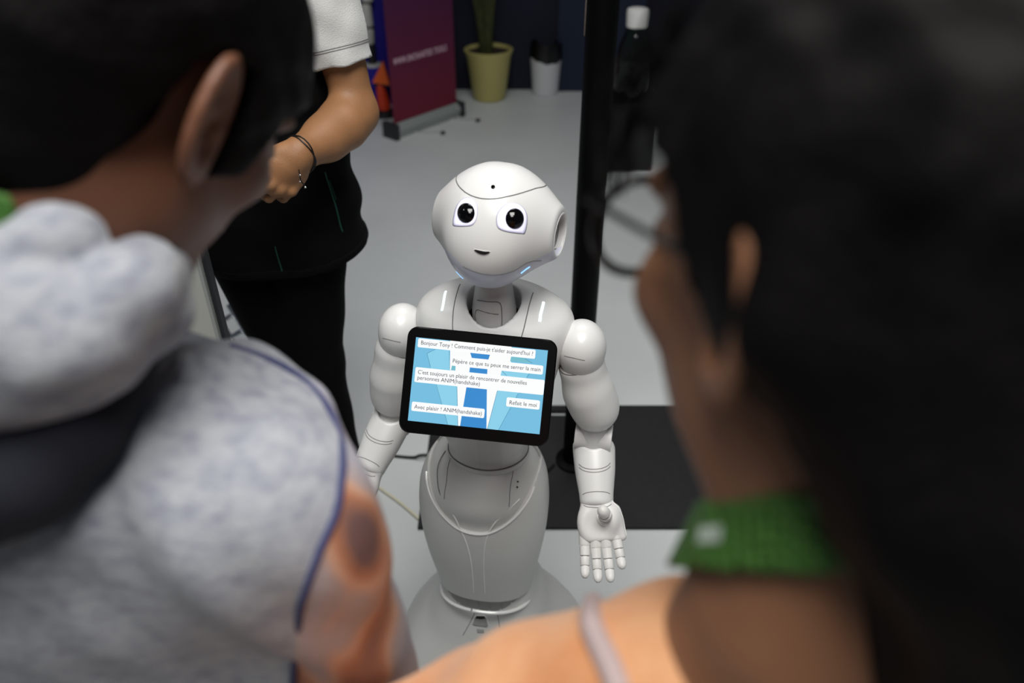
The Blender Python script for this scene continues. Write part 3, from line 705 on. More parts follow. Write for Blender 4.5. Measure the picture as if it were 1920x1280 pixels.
# ---- blue plinth with white jointed figure leg, orange robot arm
ap = atY(699, 120, 4.9)
pt = thing('display_plinth', 'violet blue display plinth in front of the violet partition', 'plinth', (ap[0], ap[1], 0))
ph = float(ap[2])-.01
MB().box((-.3, -.05, 0), (.056, .09, ph)).build('plinth_body', mat('violet_blue_print', (28, 14, 140), .8), pt)
wa = thing('robot_arm', 'white jointed upright robot arm beside the maroon banner', 'robot', (ap[0], ap[1], ph))
WA = mat('dull_white_casting', (190, 192, 186), .45); DK = mat('dark_joint', (20, 20, 24), .5)
MB().lathe([(0, 0), (.052, 0), (.052, .012), (.045, .016), (0, .016)], n=28).build('foot_plate', WA, wa, True)
MB().lathe([(.028, .016), (.024, .05), (.03, .09), (.026, .13)], n=24).build('ankle', DK, wa, True)
z = .13
for i, (h_, r0, r1) in enumerate(((.10, .030, .034), (.14, .036, .032), (.13, .037, .035), (.15, .034, .036), (.14, .036, .03))):
    MB().lathe([(0, z), (r0*.8, z), (r0, z+.008), (r1, z+h_-.018), (r1*.8, z+h_-.01), (0, z+h_-.01)], (.004*(-1)**i-.01+.006*i, 0, 0), 28).build('arm_link', WA, wa, True)
    MB().tube([(-.036, 0, z+h_-.004), (.03, 0, z+h_-.004)], .016, 16).build('joint', DK, wa, True); z += h_
op = atZ(722, 203, 0)
oa = thing('robot_arm', 'small orange jointed robot arm half hidden behind the maroon banner', 'robot', (op[0]+.02, 4.77, 0))
OR = mat('orange_paint', (214, 88, 14), .4); OR2 = mat('red_orange_paint', (190, 50, 12), .45)
MB().lathe([(0, 0), (.06, 0), (.06, .03), (.04, .045), (0, .045)], n=24).build('base', DK, oa, True)
MB().tube([(0, 0, .04), (.0, 0, .08), (-.01, 0, .16), (-.015, 0, .20)], [.036, .042, .03, .02], 16).build('lower_arm', OR2, oa, True)
MB().tube([(-.04, 0, .20), (.04, 0, .20)], .018, 16).build('elbow', DK, oa, True)
MB().add([(-.055, -.03, .215), (.05, -.03, .20), (.02, -.02, .34), (-.055, .03, .215), (.05, .03, .20), (.02, .02, .34)], [(0, 1, 2), (5, 4, 3), (0, 3, 4, 1), (1, 4, 5, 2), (2, 5, 3, 0)]).build('upper_arm', OR, oa)

# ---- white counter at left, chrome frame behind it
ce = atY(390, 545, 1.12)
ctr_ = thing('display_counter', 'off white upright display counter with grey metal edge left of the man in black', 'counter', (ce[0], ce[1], 0))
CW = mat('counter_white', (176, 178, 170), .5); CE = mat('counter_edge_metal', (150, 153, 151), .45, 0)
MB().box((-.5, 0, .0), (-.008, .03, 1.06)).build('front_panel', CW, ctr_)
MB().box((-.008, 0, 0), (-.002, .03, 1.07)).build('edge_strip', CE, ctr_); MB().box((.0, .008, 0), (.006, .026, 1.07)).build('edge_strip', ENDM, ctr_)
MB().box((-.52, -.02, 1.06), (.01, .08, 1.09)).build('counter_top', CW, ctr_)
CH = mat('chrome', (225, 228, 230), .08, 1)
fr = thing('trolley', 'low chrome tube trolley frame beside the left shoe of the man in black', 'trolley', (0, 0, 0))
def W3(px, py, Z): return atZ(px, py, Z)
zc = .10; a_, b__ = W3(428, 592, .26), W3(450, 622, .22); 
for dz in (.0,):
    for q0, q1 in (((424, 598, .22), (446, 584, .22)), ((444, 626, .2), (466, 612, .2)), ((455, 650, .18), (482, 640, .18))):
        A_ = W3(*q0); B_ = W3(*q1); MB().tube([A_+(A_-B_)*1.5, B_+(B_-A_)*.2], .009, 14).build('rung', CH, fr, True)
fa_, fb_ = W3(424, 598, .22), W3(455, 650, .18); d_ = fb_-fa_
for off in (-.02, .035):
    q = np.array([off, 0, 0]); MB().tube([fa_+q-d_*.5, fb_+q+d_*.5], .008, 12).build('rail', CH, fr, True)
for q in (fa_-d_*.5, fb_+d_*.5): MB().tube([q+np.array([.0, 0, 0]), (q[0], q[1], .0)], .008, 12).build('leg', CH, fr, True)

# ================================================================ people
def EAR(q, s=1):
    e = q.copy(); e[:, 0] *= s; e = (e-np.array([.077, -.012, -.002], np.float32))@rotm(rx=10, rz=28).astype(np.float32)
    rho = np.sqrt((e[:, 1]/.0185)**2+((e[:, 2]-.002)/.031)**2)
    plate = ell(e, (.0045, 0, .0), (.0045, .018, .031)); rimd = np.sqrt(((rho-1)*.0175)**2+(e[:, 0]-.0075)**2)-.0042
    rimd = np.maximum(rimd, -.030-e[:, 2])
    d = smin(plate, rimd, .003); d = smin(d, ell(e, (.006, .006, -.029), (.005, .009, .010)), .006)
    d = smax(d, -ell(e, (.011, .003, -.004), (.007, .009, .014)), .003); d = smin(d, ell(e, (.007, .013, -.004), (.004, .004, .006)), .003)
    return smax(d, -ell(e, (.012, -.0, .017), (.006, .010, .007)), .003)
def SKULL(q):
    d = ell(q, (0, -.012, .045), (.074, .094, .082)); return smin(d, ell(q, (0, .03, .0), (.064, .068, .085)), .03)
def HEAD(q):
    ax = q.copy(); ax[:, 0] = np.abs(ax[:, 0])
    d = SKULL(q); d = smin(d, ell(q, (0, .05, -.055), (.045, .045, .05)), .03)
    d = smin(d, ell(ax, (.045, .012, -.055), (.022, .036, .034)), .025)        # jaw corner
    d = smin(d, ell(q, (0, .082, -.092), (.022, .018, .018)), .02)             # chin
    d = smin(d, ell(ax, (.045, .062, -.018), (.02, .022, .018)), .02)          # cheekbone
    d = smin(d, ell(ax, (.022, .088, .028), (.026, .012, .009)), .014)         # brow
    d = smax(d, -ell(ax, (.031, .104, .006), (.016, .012, .011)), .012)        # socket
    d = smin(d, ell(ax, (.031, .084, .005), (.0125, .0125, .0115)), .004)      # eyeball lid
    d = smin(d, cap(q, (0, .092, .012), (0, .118, -.030), .007, .0115), .01)   # nose
    d = smin(d, ell(ax, (.011, .106, -.034), (.008, .010, .007)), .006)
    d = smin(d, ell(q, (0, .098, -.058), (.022, .009, .006)), .006); d = smin(d, ell(q, (0, .095, -.069), (.019, .009, .006)), .005)
    d = smax(d, -ell(q, (0, .11, -.0635), (.026, .012, .0013)), .002)
    ex = q.copy(); ex[:, 0] = np.abs(ex[:, 0])
    return smin(d, EAR(ex), .005)
def frame(c, yaw, pitch, roll=0):          # yaw to the right, pitch down, roll clockwise
    R = np.array(Matrix.Rotation(rad(-yaw), 3, 'Z') @ Matrix.Rotation(rad(-pitch), 3, 'X') @ Matrix.Rotation(rad(roll), 3, 'Y')); c = np.array(c)
    return c, R, (lambda P: (P-c.astype(np.float32))@R.astype(np.float32)), (lambda x, y, z: c+R@np.array([x, y, z]))
def HAND(P, W, D, N, S, curl=20, k=1.0, spread=3, thumb=35, stub=.03):
    # W wrist, D pointing direction, N back-of-hand normal, S towards the thumb
    W, D, N, S = (np.array(t, float) for t in (W, D, N, S)); D /= np.linalg.norm(D); S = S-D*np.dot(S, D); S /= np.linalg.norm(S); N_ = np.cross(S, D)
    if np.dot(N_, N) < 0: N_ = -N_
    N = N_; R = np.stack([S, N, D], 1).astype(np.float32); q = (P-W.astype(np.float32))@R/k
    d = ell(q, (.0, 0, .045), (.040, .015, .050)); d = smin(d, cap(q, (0, 0, -stub), (0, 0, .03), .026, .024), .02)
    f_ = 1e9
    for i, (x, ln, zz) in enumerate(((.029, .072, .086), (.0095, .080, .090), (-.010, .074, .087), (-.028, .058, .078))):
        p = np.array([x, .0, zz-.012]); a = 0; dirx = math.sin(rad((1.2-i)*spread)); pts = [p-np.array([0, 0, .03]), p]
        for j, fr_ in enumerate((.45, .3, .25)):
            a += rad(curl*(.8 if j == 0 else 1.0)); v = np.array([dirx, -math.sin(a), math.cos(a)]); p = p+v*ln*fr_; pts.append(p)
        e = chain(q, pts, [.0095, .0100, .0088, .0080, .0068], .002); e = smin(e, ell(q, (x, .0055, zz-.012), (.0095, .0095, .011)), .005); f_ = np.minimum(f_, e) if i else e
    d = smin(d, f_, .006)
    t0 = np.array([.022, -.004, .018]); t1 = t0+np.array([math.sin(rad(thumb))*.038, -.014, math.cos(rad(thumb))*.038]); t2 = t1+np.array([math.sin(rad(thumb*.5))*.030, -.008, .028]); t3 = t2+np.array([.004, -.006, .024])
    return smin(d, chain(q, [t0, t1, t2, t3], [.015, .0115, .0098, .0078], .004), .008)*k
SKIN_A = mat('tanned_skin', (152, 108, 72), .55, sss=.05, nscale=30, namt=.07, bump=.25, bscale=350)
SKIN_B = mat('brown_skin', (116, 76, 56), .5, sss=.1, nscale=18, namt=.08, bump=.15, bscale=300)
SKIN_C = mat('warm_brown_skin', (142, 98, 70), .5, sss=.1, nscale=14, namt=.08, bump=.12, bscale=300)
HAIRM = mat('black_hair', (8, 6, 6), .65, spec=.12, bump=.6, bscale=160)
EYEM = mat('eye_dark', (20, 14, 10), .15)
def hair_line(y, pts): return np.interp(y, [p[0] for p in pts], [p[1] for p in pts])
SHORT = [(-.12, -.035), (-.05, -.03), (-.033, -.005), (-.03, .022), (-.02, .036), (.002, .036), (.010, .02), (.013, -.018), (.034, -.018), (.044, .02), (.06, .045), (.09, .07), (.13, .08)]
def hair_short(q, thick=.009, line=SHORT):
    nz = .0015*np.sin(q[:, 0]*160+3*np.sin(q[:, 2]*70))*np.sin(q[:, 1]*130+1)
    return smax(SKULL(q)-thick-nz, hair_line(q[:, 1], line)-q[:, 2], .006)
def eyes(fr_, par, f):
    for s in (-1, 1):
        p = fr_[3](s*.031, .0975, .004)
        MB().lathe([(0, -.003), (.004, -.002), (.0055, 0), (.004, .002), (0, .0026)], n=16).build('eye', EYEM, par, True, xf=Matrix.Translation(p) @ Matrix(fr_[1].tolist()).to_4x4() @ Matrix.Rotation(rad(-90), 4, 'X'))

# ---- man in black standing behind
st = thing('person', 'man in black vest and white short sleeved polo standing behind, hands clasped', 'person', (-.52, 1.5, 0))
OFF = np.array([-.52, 1.5, 0])
SH = atY(580, -95, 1.50)-OFF; EL = atY(668, 212, 1.46)-OFF; FM_ = atY(612, 258, 1.38)-OFF; WR = atY(556, 293, 1.30)-OFF; KN = atY(503, 336, 1.25)-OFF
XC = 0.0
def mir(p): q = np.array(p); q[0] = -q[0]; return q
NKs = np.array([0, .0, SH[2]+.06]); hf = frame((0, -.06, SH[2]+.24), 180, 28)
dirh = (KN-WR); 
WR2 = np.array([-.10, -.235, WR[2]-.01]); EL2 = np.array([-.285, -.04, EL[2]])
hd1 = np.array([-.58, -.42, -.66]); hd1 /= np.linalg.norm(hd1)
def f_staff(P):
    q = hf[2](P); d = HEAD(q)
    d = smin(d, cap(P, (0, -.02, SH[2]+.17), (0, .01, SH[2]+.02), .055, .06), .03)
    d = smin(d, ell(P, (0, .01, SH[2]-.06), (.16, .09, .1)), .05)
    a = smin(chain(P, [SH, (SH+EL)/2+np.array([0.004, 0, 0]), EL], [.05, .044, .037], .02), chain(P, [EL, EL+(FM_-EL)*.45, FM_, WR], [.038, .045, .040, .0275], .02), .025)
    d = smin(d, a, .02)
    d = smin(d, HAND(P, WR-hd1*.012, hd1, (0.1, -.75, .65), (-.3, -.15, .95), curl=46, k=1.0, spread=6, stub=.0), .008)
    b = smin(cap(P, mir(SH), EL2, .05, .038), cap(P, EL2, WR2, .042, .027), .02); d = smin(d, b, .02)
    return smin(d, HAND(P, WR2, (.8, -.2, -.35), (-.1, -.9, .4), (.2, -.4, .8), curl=30, k=.96), .012)
lo_ = (-.40, -.42, WR[2]-.16); hi_ = (.40, .16, SH[2]+.42)
sdf_obj('body', f_staff, lo_, hi_, .0036, SKIN_A, st)
sdf_obj('hair', lambda P: hair_short(hf[2](P)), hf[0]-.16, hf[0]+.19, .005, HAIRM, st); eyes(hf, st, None)
def f_polo(P):
    d = smin(cap(P, SH+np.array([-.0, 0, .006]), SH+(EL-SH)*.68, .068, .058), ell(P, (0, .005, SH[2]-.08), (.185, .105, .13)), .05)
    d = smin(d, cap(P, mir(SH), mir(SH)+(EL2-mir(SH))*.68, .068, .058), .05)
    w = .0012*np.sin(P[:, 2]*90+P[:, 0]*60)+.001*np.sin(P[:, 0]*130-P[:, 2]*40)
    for A, B in ((SH, EL), (mir(SH), EL2)):
        t = (B-A)/np.linalg.norm(B-A); d = smax(d, -np.maximum(-((P-(A+(B-A)*.68))@t.astype(np.float32)), .13-np.sign(A[0])*P[:, 0]), .002)
    return smin(d, cap(P, (0, -.0, SH[2]+.06), (0, 0, SH[2]+.075), .068, .066), .02)+w
POLO = mat('white_pique_cotton', (205, 205, 202), .85, bump=.5, bscale=500, sheen=.2)
sdf_obj('polo_shirt', f_polo, (-.42, -.2, EL[2]-.02), (.42, .2, SH[2]+.16), .004, POLO, st)
cpos = SH+(EL-SH)*.665; tt = (EL-SH)/np.linalg.norm(EL-SH); u1 = np.cross(tt, [0, 1, 0]); u1 /= np.linalg.norm(u1); u2 = np.cross(tt, u1)
for k_ in (-.028, -.024):
    seam('cuff_seam', f_polo, [cpos+tt*k_+(u1*math.cos(a)+u2*math.sin(a))*.06 for a in [2*math.pi*i/30 for i in range(30)]], .0009, mat('grey_stitching', (120, 120, 118), .8), st, 2, closed=True)
VEST = mat('black_vest_cloth', (4, 4, 5), .9, spec=.15, bump=.3, bscale=300); TROU = mat('black_trouser_cloth', (3, 3, 4), .9, spec=.15, bump=.3, bscale=300)
HEMZ = .815
def f_vest(P):
    d = loft(P, [HEMZ-.02, .86, .94, 1.04, 1.14, 1.24, SH[2]-.02, SH[2]+.05], [.197, .194, .187, .176, .165, .178, .178, .09], [.125, .125, .118, .112, .112, .115, .105, .06], [.012, .012, .008, .004, 0, 0, 0, 0], [0]*8, n=2.4, r=.012)
    d = d+.004*np.sin(P[:, 0]*38+P[:, 2]*16)+.0025*np.sin(P[:, 2]*60+P[:, 0]*25)
    hem = HEMZ+.02*np.clip(P[:, 0]/.2, -.2, 1)**2+.1*np.clip(P[:, 1]+.02, -.05, .1)
    d = smax(d, hem-P[:, 2], .008); arm_hole = np.minimum(cap(P, SH+np.array([.06, 0, -.02]), SH+np.array([-.01, 0, .03]), .075), cap(P, mir(SH+np.array([.06, 0, -.02])), mir(SH+np.array([-.01, 0, .03])), .075))
    return smax(smax(d, -arm_hole, .01), -cap(P, (0, -.05, SH[2]+.02), (0, 0, SH[2]+.12), .06), .01)
sdf_obj('vest', f_vest, (-.25, -.17, .74), (.26, .17, SH[2]+.08), .005, VEST, st)
TEAL = mat('teal_piping', (12, 74, 62), .6)
def V3(px, py): return march(f_vest, px, py, OFF, .8, 80, 2.0)
seam('piping', f_vest, [V3(609, 322), V3(617, 348), V3(626, 376), V3(634, 405), V3(642, 434)], .0016, TEAL, st, 5, lift=.0005)
seam('piping', f_vest, [V3(617, 338), V3(624, 356), V3(630, 374)], .0008, TEAL, st, 5, lift=.0005)
seam('piping', f_vest, [V3(516, 462), V3(522, 485), V3(529, 508)], .0012, TEAL, st, 5, lift=.0005)
sdf_obj('vest_hem', lambda P: np.maximum(f_vest(P)-.0015, P[:, 2]-(HEMZ+.02+.02*np.clip(P[:, 0]/.2, -.2, 1)**2+.1*np.clip(P[:, 1]+.02, -.05, .1))), (-.25, -.17, .74), (.26, .17, .96), .005, VEST, st)
def f_trou(P):
    a = P.copy(); d = None
    for s, kx in ((1, .082), (-1, .082)):
        e = chain(P, [(s*.072, .0, .86), (s*.048 if s > 0 else -.012, -.01, .52), (s*.06, .02, .07)], [.092 if s > 0 else .086, .066 if s > 0 else .060, .056], .02); d = e if d is None else smin(d, e, .02)
    d = smin(d, ell(P, (0, .0, .9), (.165, .115, .11)), .04)+.0014*np.sin(P[:, 2]*40+P[:, 0]*30)*np.cos(P[:, 1]*30)
    return smax(smax(d, .03-P[:, 2], .01), P[:, 2]-1.0, .01)
sdf_obj('trousers', f_trou, (-.22, -.16, .0), (.22, .18, 1.07), .007, TROU, st)
for s in (1, -1):
    f_shoe = lambda P, s=s: smax(smin(ell(P, (s*.062, -.06, .03), (.048, .125, .045)), ell(P, (s*.062, .03, .055), (.042, .055, .06)), .03), .004-P[:, 2], .004)
    sdf_obj('shoe', f_shoe, (s*.062-.07, -.22, -.01), (s*.062+.07, .12, .13), .006, mat('black_leather', (12, 12, 12), .35), st)
ad = WR-FM_; ad /= np.linalg.norm(ad); bx_ = WR-ad*.004; u1 = np.cross(ad, [0, 0, 1]); u1 /= np.linalg.norm(u1); u2 = np.cross(ad, u1)
CORD = mat('black_bracelet_cord', (10, 9, 9), .5)
for dd_ in (0, .006):
    rg, _ = on_surf(f_staff, [bx_+ad*dd_*math.sin(i*.5)+(u1*math.cos(a)+u2*math.sin(a))*.03-ad*.004 for i, a in enumerate([2*math.pi*i/24 for i in range(24)])], .0012)
    br_ = MB().tube(list(rg), .0014, 6, closed=True).build('bracelet', CORD, st, True)
bb = atY(562, 328, 1.265)-OFF
MB().tube(spline([bb+np.array([0, 0, .01]), bb, bb+np.array([.0, .002, -.012]), bb+np.array([.006, .003, -.022])], 4), .001, 6).build('bracelet_tail', CORD, st, True)
for dz_, dx_ in ((0, 0), (-.012, -.002), (-.023, .006)):
    MB().lathe([(0, -.0022), (.0018, -.001), (.0018, .001), (0, .0022)], tuple(bb+np.array([dx_, 0, dz_])), 10).build('bead', CH, br_, True)
# ================================================================ onlooker on the left (grey hoodie)
lp = thing('person', 'dark haired person in a heather grey hoodie seen from behind at the left', 'person', (-.28, .40, 0))
LO = np.array([-.28, .40, 0])
hl = frame(at(232, 157, .46)-LO, 27, 40, 9)
def W_(px, py, d): return at(px, py, d)-LO
NB = np.array([-.01, -.02, 1.335]); SR = W_(540, 985, .50); SL = np.array([-.21, -.01, 1.30])
ELr = np.array([SR[0]+.005, SR[1]+.03, 1.02]); WRr = np.array([SR[0]-.05, SR[1]+.18, .92])
ELl = np.array([-.25, -.01, 1.01]); WRl = np.array([-.19, .17, .92])
def f_lskin(P):
    d = HEAD(hl[2](P)); nk = hl[3](0, -.035, -.055); d = smin(d, cap(P, nk, NB, .056, .062), .03)
    d = smin(d, ell(P, NB+np.array([0, .02, -.12]), (.10, .07, .07)), .05)
    return d
sdf_obj('body', f_lskin, (-.20, -.16, 1.18), (.22, .26, 1.68), .0036, SKIN_B, lp)
def f_lhand(P):
    a = smin(cap(P, ELr, WRr, .04, .027), HAND(P, WRr, (-.1, .9, -.25), (.1, .2, .95), (-1, .1, 0), curl=25), .012)
    b = smin(cap(P, ELl, WRl, .04, .027), HAND(P, WRl, (.15, .9, -.25), (-.1, .2, .95), (1, .1, 0), curl=25), .012); return np.minimum(a, b)
sdf_obj('forearm_and_hand', f_lhand, (-.34, -.06, .78), (.32, .46, 1.08), .006, SKIN_B, lp)
LS = [(-.12, -.045), (-.06, -.04), (-.045, -.03), (-.034, .0), (-.03, .022), (-.02, .036), (.004, .036), (.012, .02), (.016, -.03), (.036, -.022), (.046, .02), (.06, .03), (.09, .045), (.13, .05)]
sdf_obj('hair', lambda P: smin(hair_short(hl[2](P), .014, LS), cap(P, hl[3](0, -.05, .0), hl[3](0, -.046, -.044), .070, .059), .02), hl[0]-.16, hl[0]+.19, .0035, HAIRM, lp); eyes(hl, lp, None)
def f_hood_body(P):
    d = ell(P, (-.015, .0, 1.20), (.165, .105, .13))
    d = smin(d, loft(P, [.80, .9, 1.0, 1.1, 1.2, 1.28], [.202, .192, .168, .16, .165, .15], [.128, .122, .108, .108, .108, .09], n=2.4, r=.02), .04)
    d = smin(d, cap(P, NB+np.array([.05, -.005, -.070]), SR+np.array([-.025, 0, .012]), .060, .066), .03)
    d = smin(d, cap(P, NB+np.array([-.06, 0, -.045]), SL, .055, .058), .03)
    return d
def f_sleeves(P):
    a = smin(cap(P, SR, ELr, .060, .055), cap(P, ELr, ELr+(WRr-ELr)*.85, .055, .042), .03)
    b = smin(cap(P, SL, ELl, .060, .055), cap(P, ELl, ELl+(WRl-ELl)*.85, .055, .042), .03); return np.minimum(a, b)
def f_hoodie(P):
    d = smin(f_hood_body(P), f_sleeves(P), .02)
    d = d+.0025*np.sin(P[:, 2]*50+P[:, 0]*35)*np.sin(P[:, 0]*40-P[:, 2]*12+1)+.0015*np.sin(P[:, 0]*110+P[:, 2]*60)
    hole = cap(P, NB+np.array([0, .02, -.02]), hl[3](0, -.03, -.04), .064, .07)
    return smax(d, -hole, .008)
V, F = mesh_sdf(f_hoodie, (-.34, -.15, .78), (.34, .42, 1.40), .006)
HOODM = mat('heather_grey_jersey', (158, 162, 174), .9, bump=.6, bscale=420, sheen=.3)
nt = HOODM.node_tree; bs = nt.nodes['Principled BSDF']; tc = nt.nodes.new('ShaderNodeTexCoord')
def noise_ramp(nt, tc, scale, stops, scl=(1, 1, 1), detail=4, rough=.6):
    mp = nt.nodes.new('ShaderNodeMapping'); mp.inputs['Scale'].default_value = scl; n = nt.nodes.new('ShaderNodeTexNoise'); n.inputs['Scale'].default_value = scale; n.inputs['Detail'].default_value = detail; n.inputs['Roughness'].default_value = rough
    nt.links.new(tc.outputs['Object'], mp.inputs['Vector']); nt.links.new(mp.outputs['Vector'], n.inputs['Vector']); r = nt.nodes.new('ShaderNodeValToRGB')
    while len(r.color_ramp.elements) < len(stops): r.color_ramp.elements.new(.5)
    for e, (p, c) in zip(r.color_ramp.elements, stops): e.position = p; e.color = (*srgb(c), 1)
    nt.links.new(n.outputs['Fac'], r.inputs['Fac']); return r
r = noise_ramp(nt, tc, 62, [(.3, (124, 126, 140)), (.5, (152, 155, 163)), (.68, (166, 169, 173))], (1, 1, 2.2)); nt.links.new(r.outputs['Color'], bs.inputs['Base Color'])
SLM = mat('orange_brown_printed_sleeve', (200, 140, 100), .85, bump=.5, bscale=420)
nt = SLM.node_tree; bs = nt.nodes['Principled BSDF']; tc = nt.nodes.new('ShaderNodeTexCoord')
r = noise_ramp(nt, tc, 9, [(.36, (112, 84, 82)), (.44, (176, 118, 88)), (.49, (204, 158, 132)), (.54, (176, 160, 160)), (.66, (178, 176, 186))], (1.6, 1, .75), 1.5); nt.links.new(r.outputs['Color'], bs.inputs['Base Color'])
# raglan seam: surface points right of the seam line are sleeve
sm = [(430, 648), (500, 672), (560, 705), (605, 750), (632, 800), (642, 850), (640, 900), (630, 960), (600, 1030), (575, 1100), (560, 1160), (548, 1290)]
sp3 = [march(f_hoodie, x, y, LO) for x, y in sm]
sp3 = list(on_surf(f_hoodie, sp3)[0])
cen = V[F].mean(1)
sq = np.array(spline(sp3, 6)); 
def right_of(cen):
    s = np.interp(cen[:, 2], sq[::-1, 2], sq[::-1, 0]); back = np.interp(cen[:, 2], sq[::-1, 2], sq[::-1, 1]); return s
rel = cen+LO-CAM; dep = rel@AX[2]; ppx = 960+FPX*(rel@AX[0])/dep; ppy = 640-FPX*(rel@AX[1])/dep
msk = (ppx > np.interp(ppy, [q[1] for q in sm]+[2600], [q[0] for q in sm]+[400])) & (ppy > 715)
u, f2 = sub(F, ~msk); link_mesh('hoodie', V[u], f2, HOODM, lp)
u, f2 = sub(F, msk); link_mesh('sleeve', V[u], f2, SLM, lp, label='sleeve printed in orange, tan and grey')
MB().tube(spline(sp3, 6), .0026, 8).build('seam_piping', mat('navy_piping', (56, 60, 100), .8), lp, True)
# hood lying on the back
def f_hood(P):
    A = lambda x, y, d: W_(x, y, d)
    d = smin(ell(P, A(20, 610, .405), (.07, .045, .042)), ell(P, A(-80, 640, .41), (.09, .045, .045)), .03)
    d = smin(d, cap(P, A(20, 600, .43), NB+np.array([-.01, .0, -.03]), .05, .05), .03)
    d = smin(d, chain(P, [A(-150, 560, .42), A(20, 510, .395), A(110, 460, .40), A(140, 440, .43)], [.026, .022, .020, .016], .01), .004)
    d = smin(d, chain(P, [A(-40, 700, .39), A(60, 690, .385), A(160, 630, .39), A(245, 555, .405), A(270, 520, .43), A(300, 505, .47)], [.018, .018, .020, .022, .020, .016], .01), .004)
    d = smin(d, chain(P, [A(300, 520, .47), A(290, 590, .45), A(215, 680, .42)], [.016, .018, .014], .012), .005)
    d = smin(d, chain(P, [NB+np.array([-.075, .02, .03]), NB+np.array([-.05, -.06, .01]), A(60, 500, .43)], [.018, .02, .02], .012), .006)
    d = d+.002*np.sin(P[:, 0]*70+P[:, 2]*90)*np.sin(P[:, 2]*60)
    return smax(d, -cap(P, NB+np.array([0, .025, 0]), hl[3](0, -.03, -.04), .060, .066), .006)
sdf_obj('hood', f_hood, W_(40, 600, .43)-.24, W_(40, 600, .43)+.24, .005, HOODM, lp)
HOODSHADE = mat('navy_hood_shade', (22, 24, 36), .9)  # dark colour of the shadow cast under the hood
sdf_obj('hood_shade', lambda P: chain(P, [W_(-80, 925, .425), W_(40, 880, .425), W_(140, 800, .43), W_(250, 670, .45)], [.036, .033, .026, .015], .01), W_(60, 780, .43)-.2, W_(60, 780, .43)+.2, .005, HOODSHADE, lp)  # dark solid added where the hood throws its shadow on the back
def f_llan(P):
    n = np.array([.5, .3, .83]); n /= np.linalg.norm(n); c = W_(20, 366, .41)
    return np.maximum(np.abs(f_lskin(P)-.007)-.0022, np.maximum(np.abs((P-c.astype(np.float32))@n.astype(np.float32))-.011, np.maximum(P[:, 1]-.12, P[:, 0]-.035)))
GRN = mat('green_lanyard_ribbon', (62, 108, 36), .6, bump=.3, bscale=600)
sdf_obj('lanyard', f_llan, NB+np.array([-.15, -.16, -.06]), NB+np.array([.14, .16, .16]), .003, GRN, lp)
def legs(par, col, z0, sx=.09, y=0):
    def f(P):
        d = None
        for s in (1, -1):
            e = chain(P, [(s*sx, y, .86), (s*sx, y, .48), (s*sx, y+.01, .07)], [.092, .065, .05], .02); d = e if d is None else smin(d, e, .02)
        return smax(smax(smin(d, ell(P, (0, y, .86), (.14, .095, .10)), .04), .03-P[:, 2], .01), P[:, 2]-.90, .01)
    sdf_obj('trousers', f, (-.22, y-.16, 0), (.22, y+.16, 1.03), .012, col, par)
    for s in (1, -1):
        sdf_obj('shoe', lambda P, s=s: smax(smin(ell(P, (s*sx, y+.07, .03), (.048, .125, .045)), ell(P, (s*sx, y-.02, .055), (.042, .055, .06)), .03), .004-P[:, 2], .004), (s*sx-.07, y-.12, -.01), (s*sx+.07, y+.22, .13), .009, mat('grey_trainer', (60, 60, 64), .6), par)
legs(lp, mat('dark_denim', (30, 36, 52), .85), .9)

# ================================================================ onlooker on the right (glasses, long hair)
rp = thing('person', 'person with long black hair, glasses and peach striped top, from behind at right', 'person', (.15, .24, 0))
RO = np.array([.15, .24, 0])
def R_(px, py, d): return at(px, py, d)-RO
hr = frame(R_(1640, 520, .31), -28, 13, 8)
NBr = np.array([.133, .213, 1.325])-RO; SLr = np.array([-.06, .235, 1.105])-RO; SRr = 2*NBr-SLr; SRr[2] = SLr[2]; SRr[1] = NBr[1]-.0
def f_rskin(P):
    d = HEAD(hr[2](P)); nk = hr[3](0, -.03, -.05); d = smin(d, cap(P, nk, NBr, .052, .056), .035)
    d = smin(d, cap(P, NBr+np.array([-.03, 0, -.07]), SLr+np.array([.03, 0, 0]), .05, .045), .03); d = smin(d, cap(P, NBr+np.array([.03, 0, -.035]), SRr+np.array([-.03, 0, 0]), .05, .045), .03)
    return smin(d, ell(P, NBr+np.array([0, .03, -.17]), (.15, .085, .10)), .05)
sdf_obj('body', f_rskin, (-.27, -.16, NBr[2]-.22), (.27, .30, hr[0][2]+.16), .0040, SKIN_C, rp); eyes(hr, rp, None)
ELa = SLr+np.array([-.02, .03, -.27]); WRa = ELa+np.array([.06, .2, -.06]); ELb = SRr+np.array([.02, .03, -.27]); WRb = ELb+np.array([-.06, .2, -.06])
def f_rarm(P):
    a = smin(chain(P, [SLr+(ELa-SLr)*.4, ELa, WRa], [.042, .036, .025], .01), HAND(P, WRa, (.1, .9, -.3), (-.1, .2, .9), (1, .1, 0), curl=25, k=.92), .012)
    b = smin(chain(P, [SRr+(ELb-SRr)*.4, ELb, WRb], [.042, .036, .025], .01), HAND(P, WRb, (-.1, .9, -.3), (.1, .2, .9), (-1, .1, 0), curl=25, k=.92), .012); return np.minimum(a, b)
sdf_obj('arm_and_hand', f_rarm, (min(ELa[0], -.3)-.06, -.06, ELa[2]-.20), (ELb[0]+.06, .46, SLr[2]), .007, SKIN_C, rp)
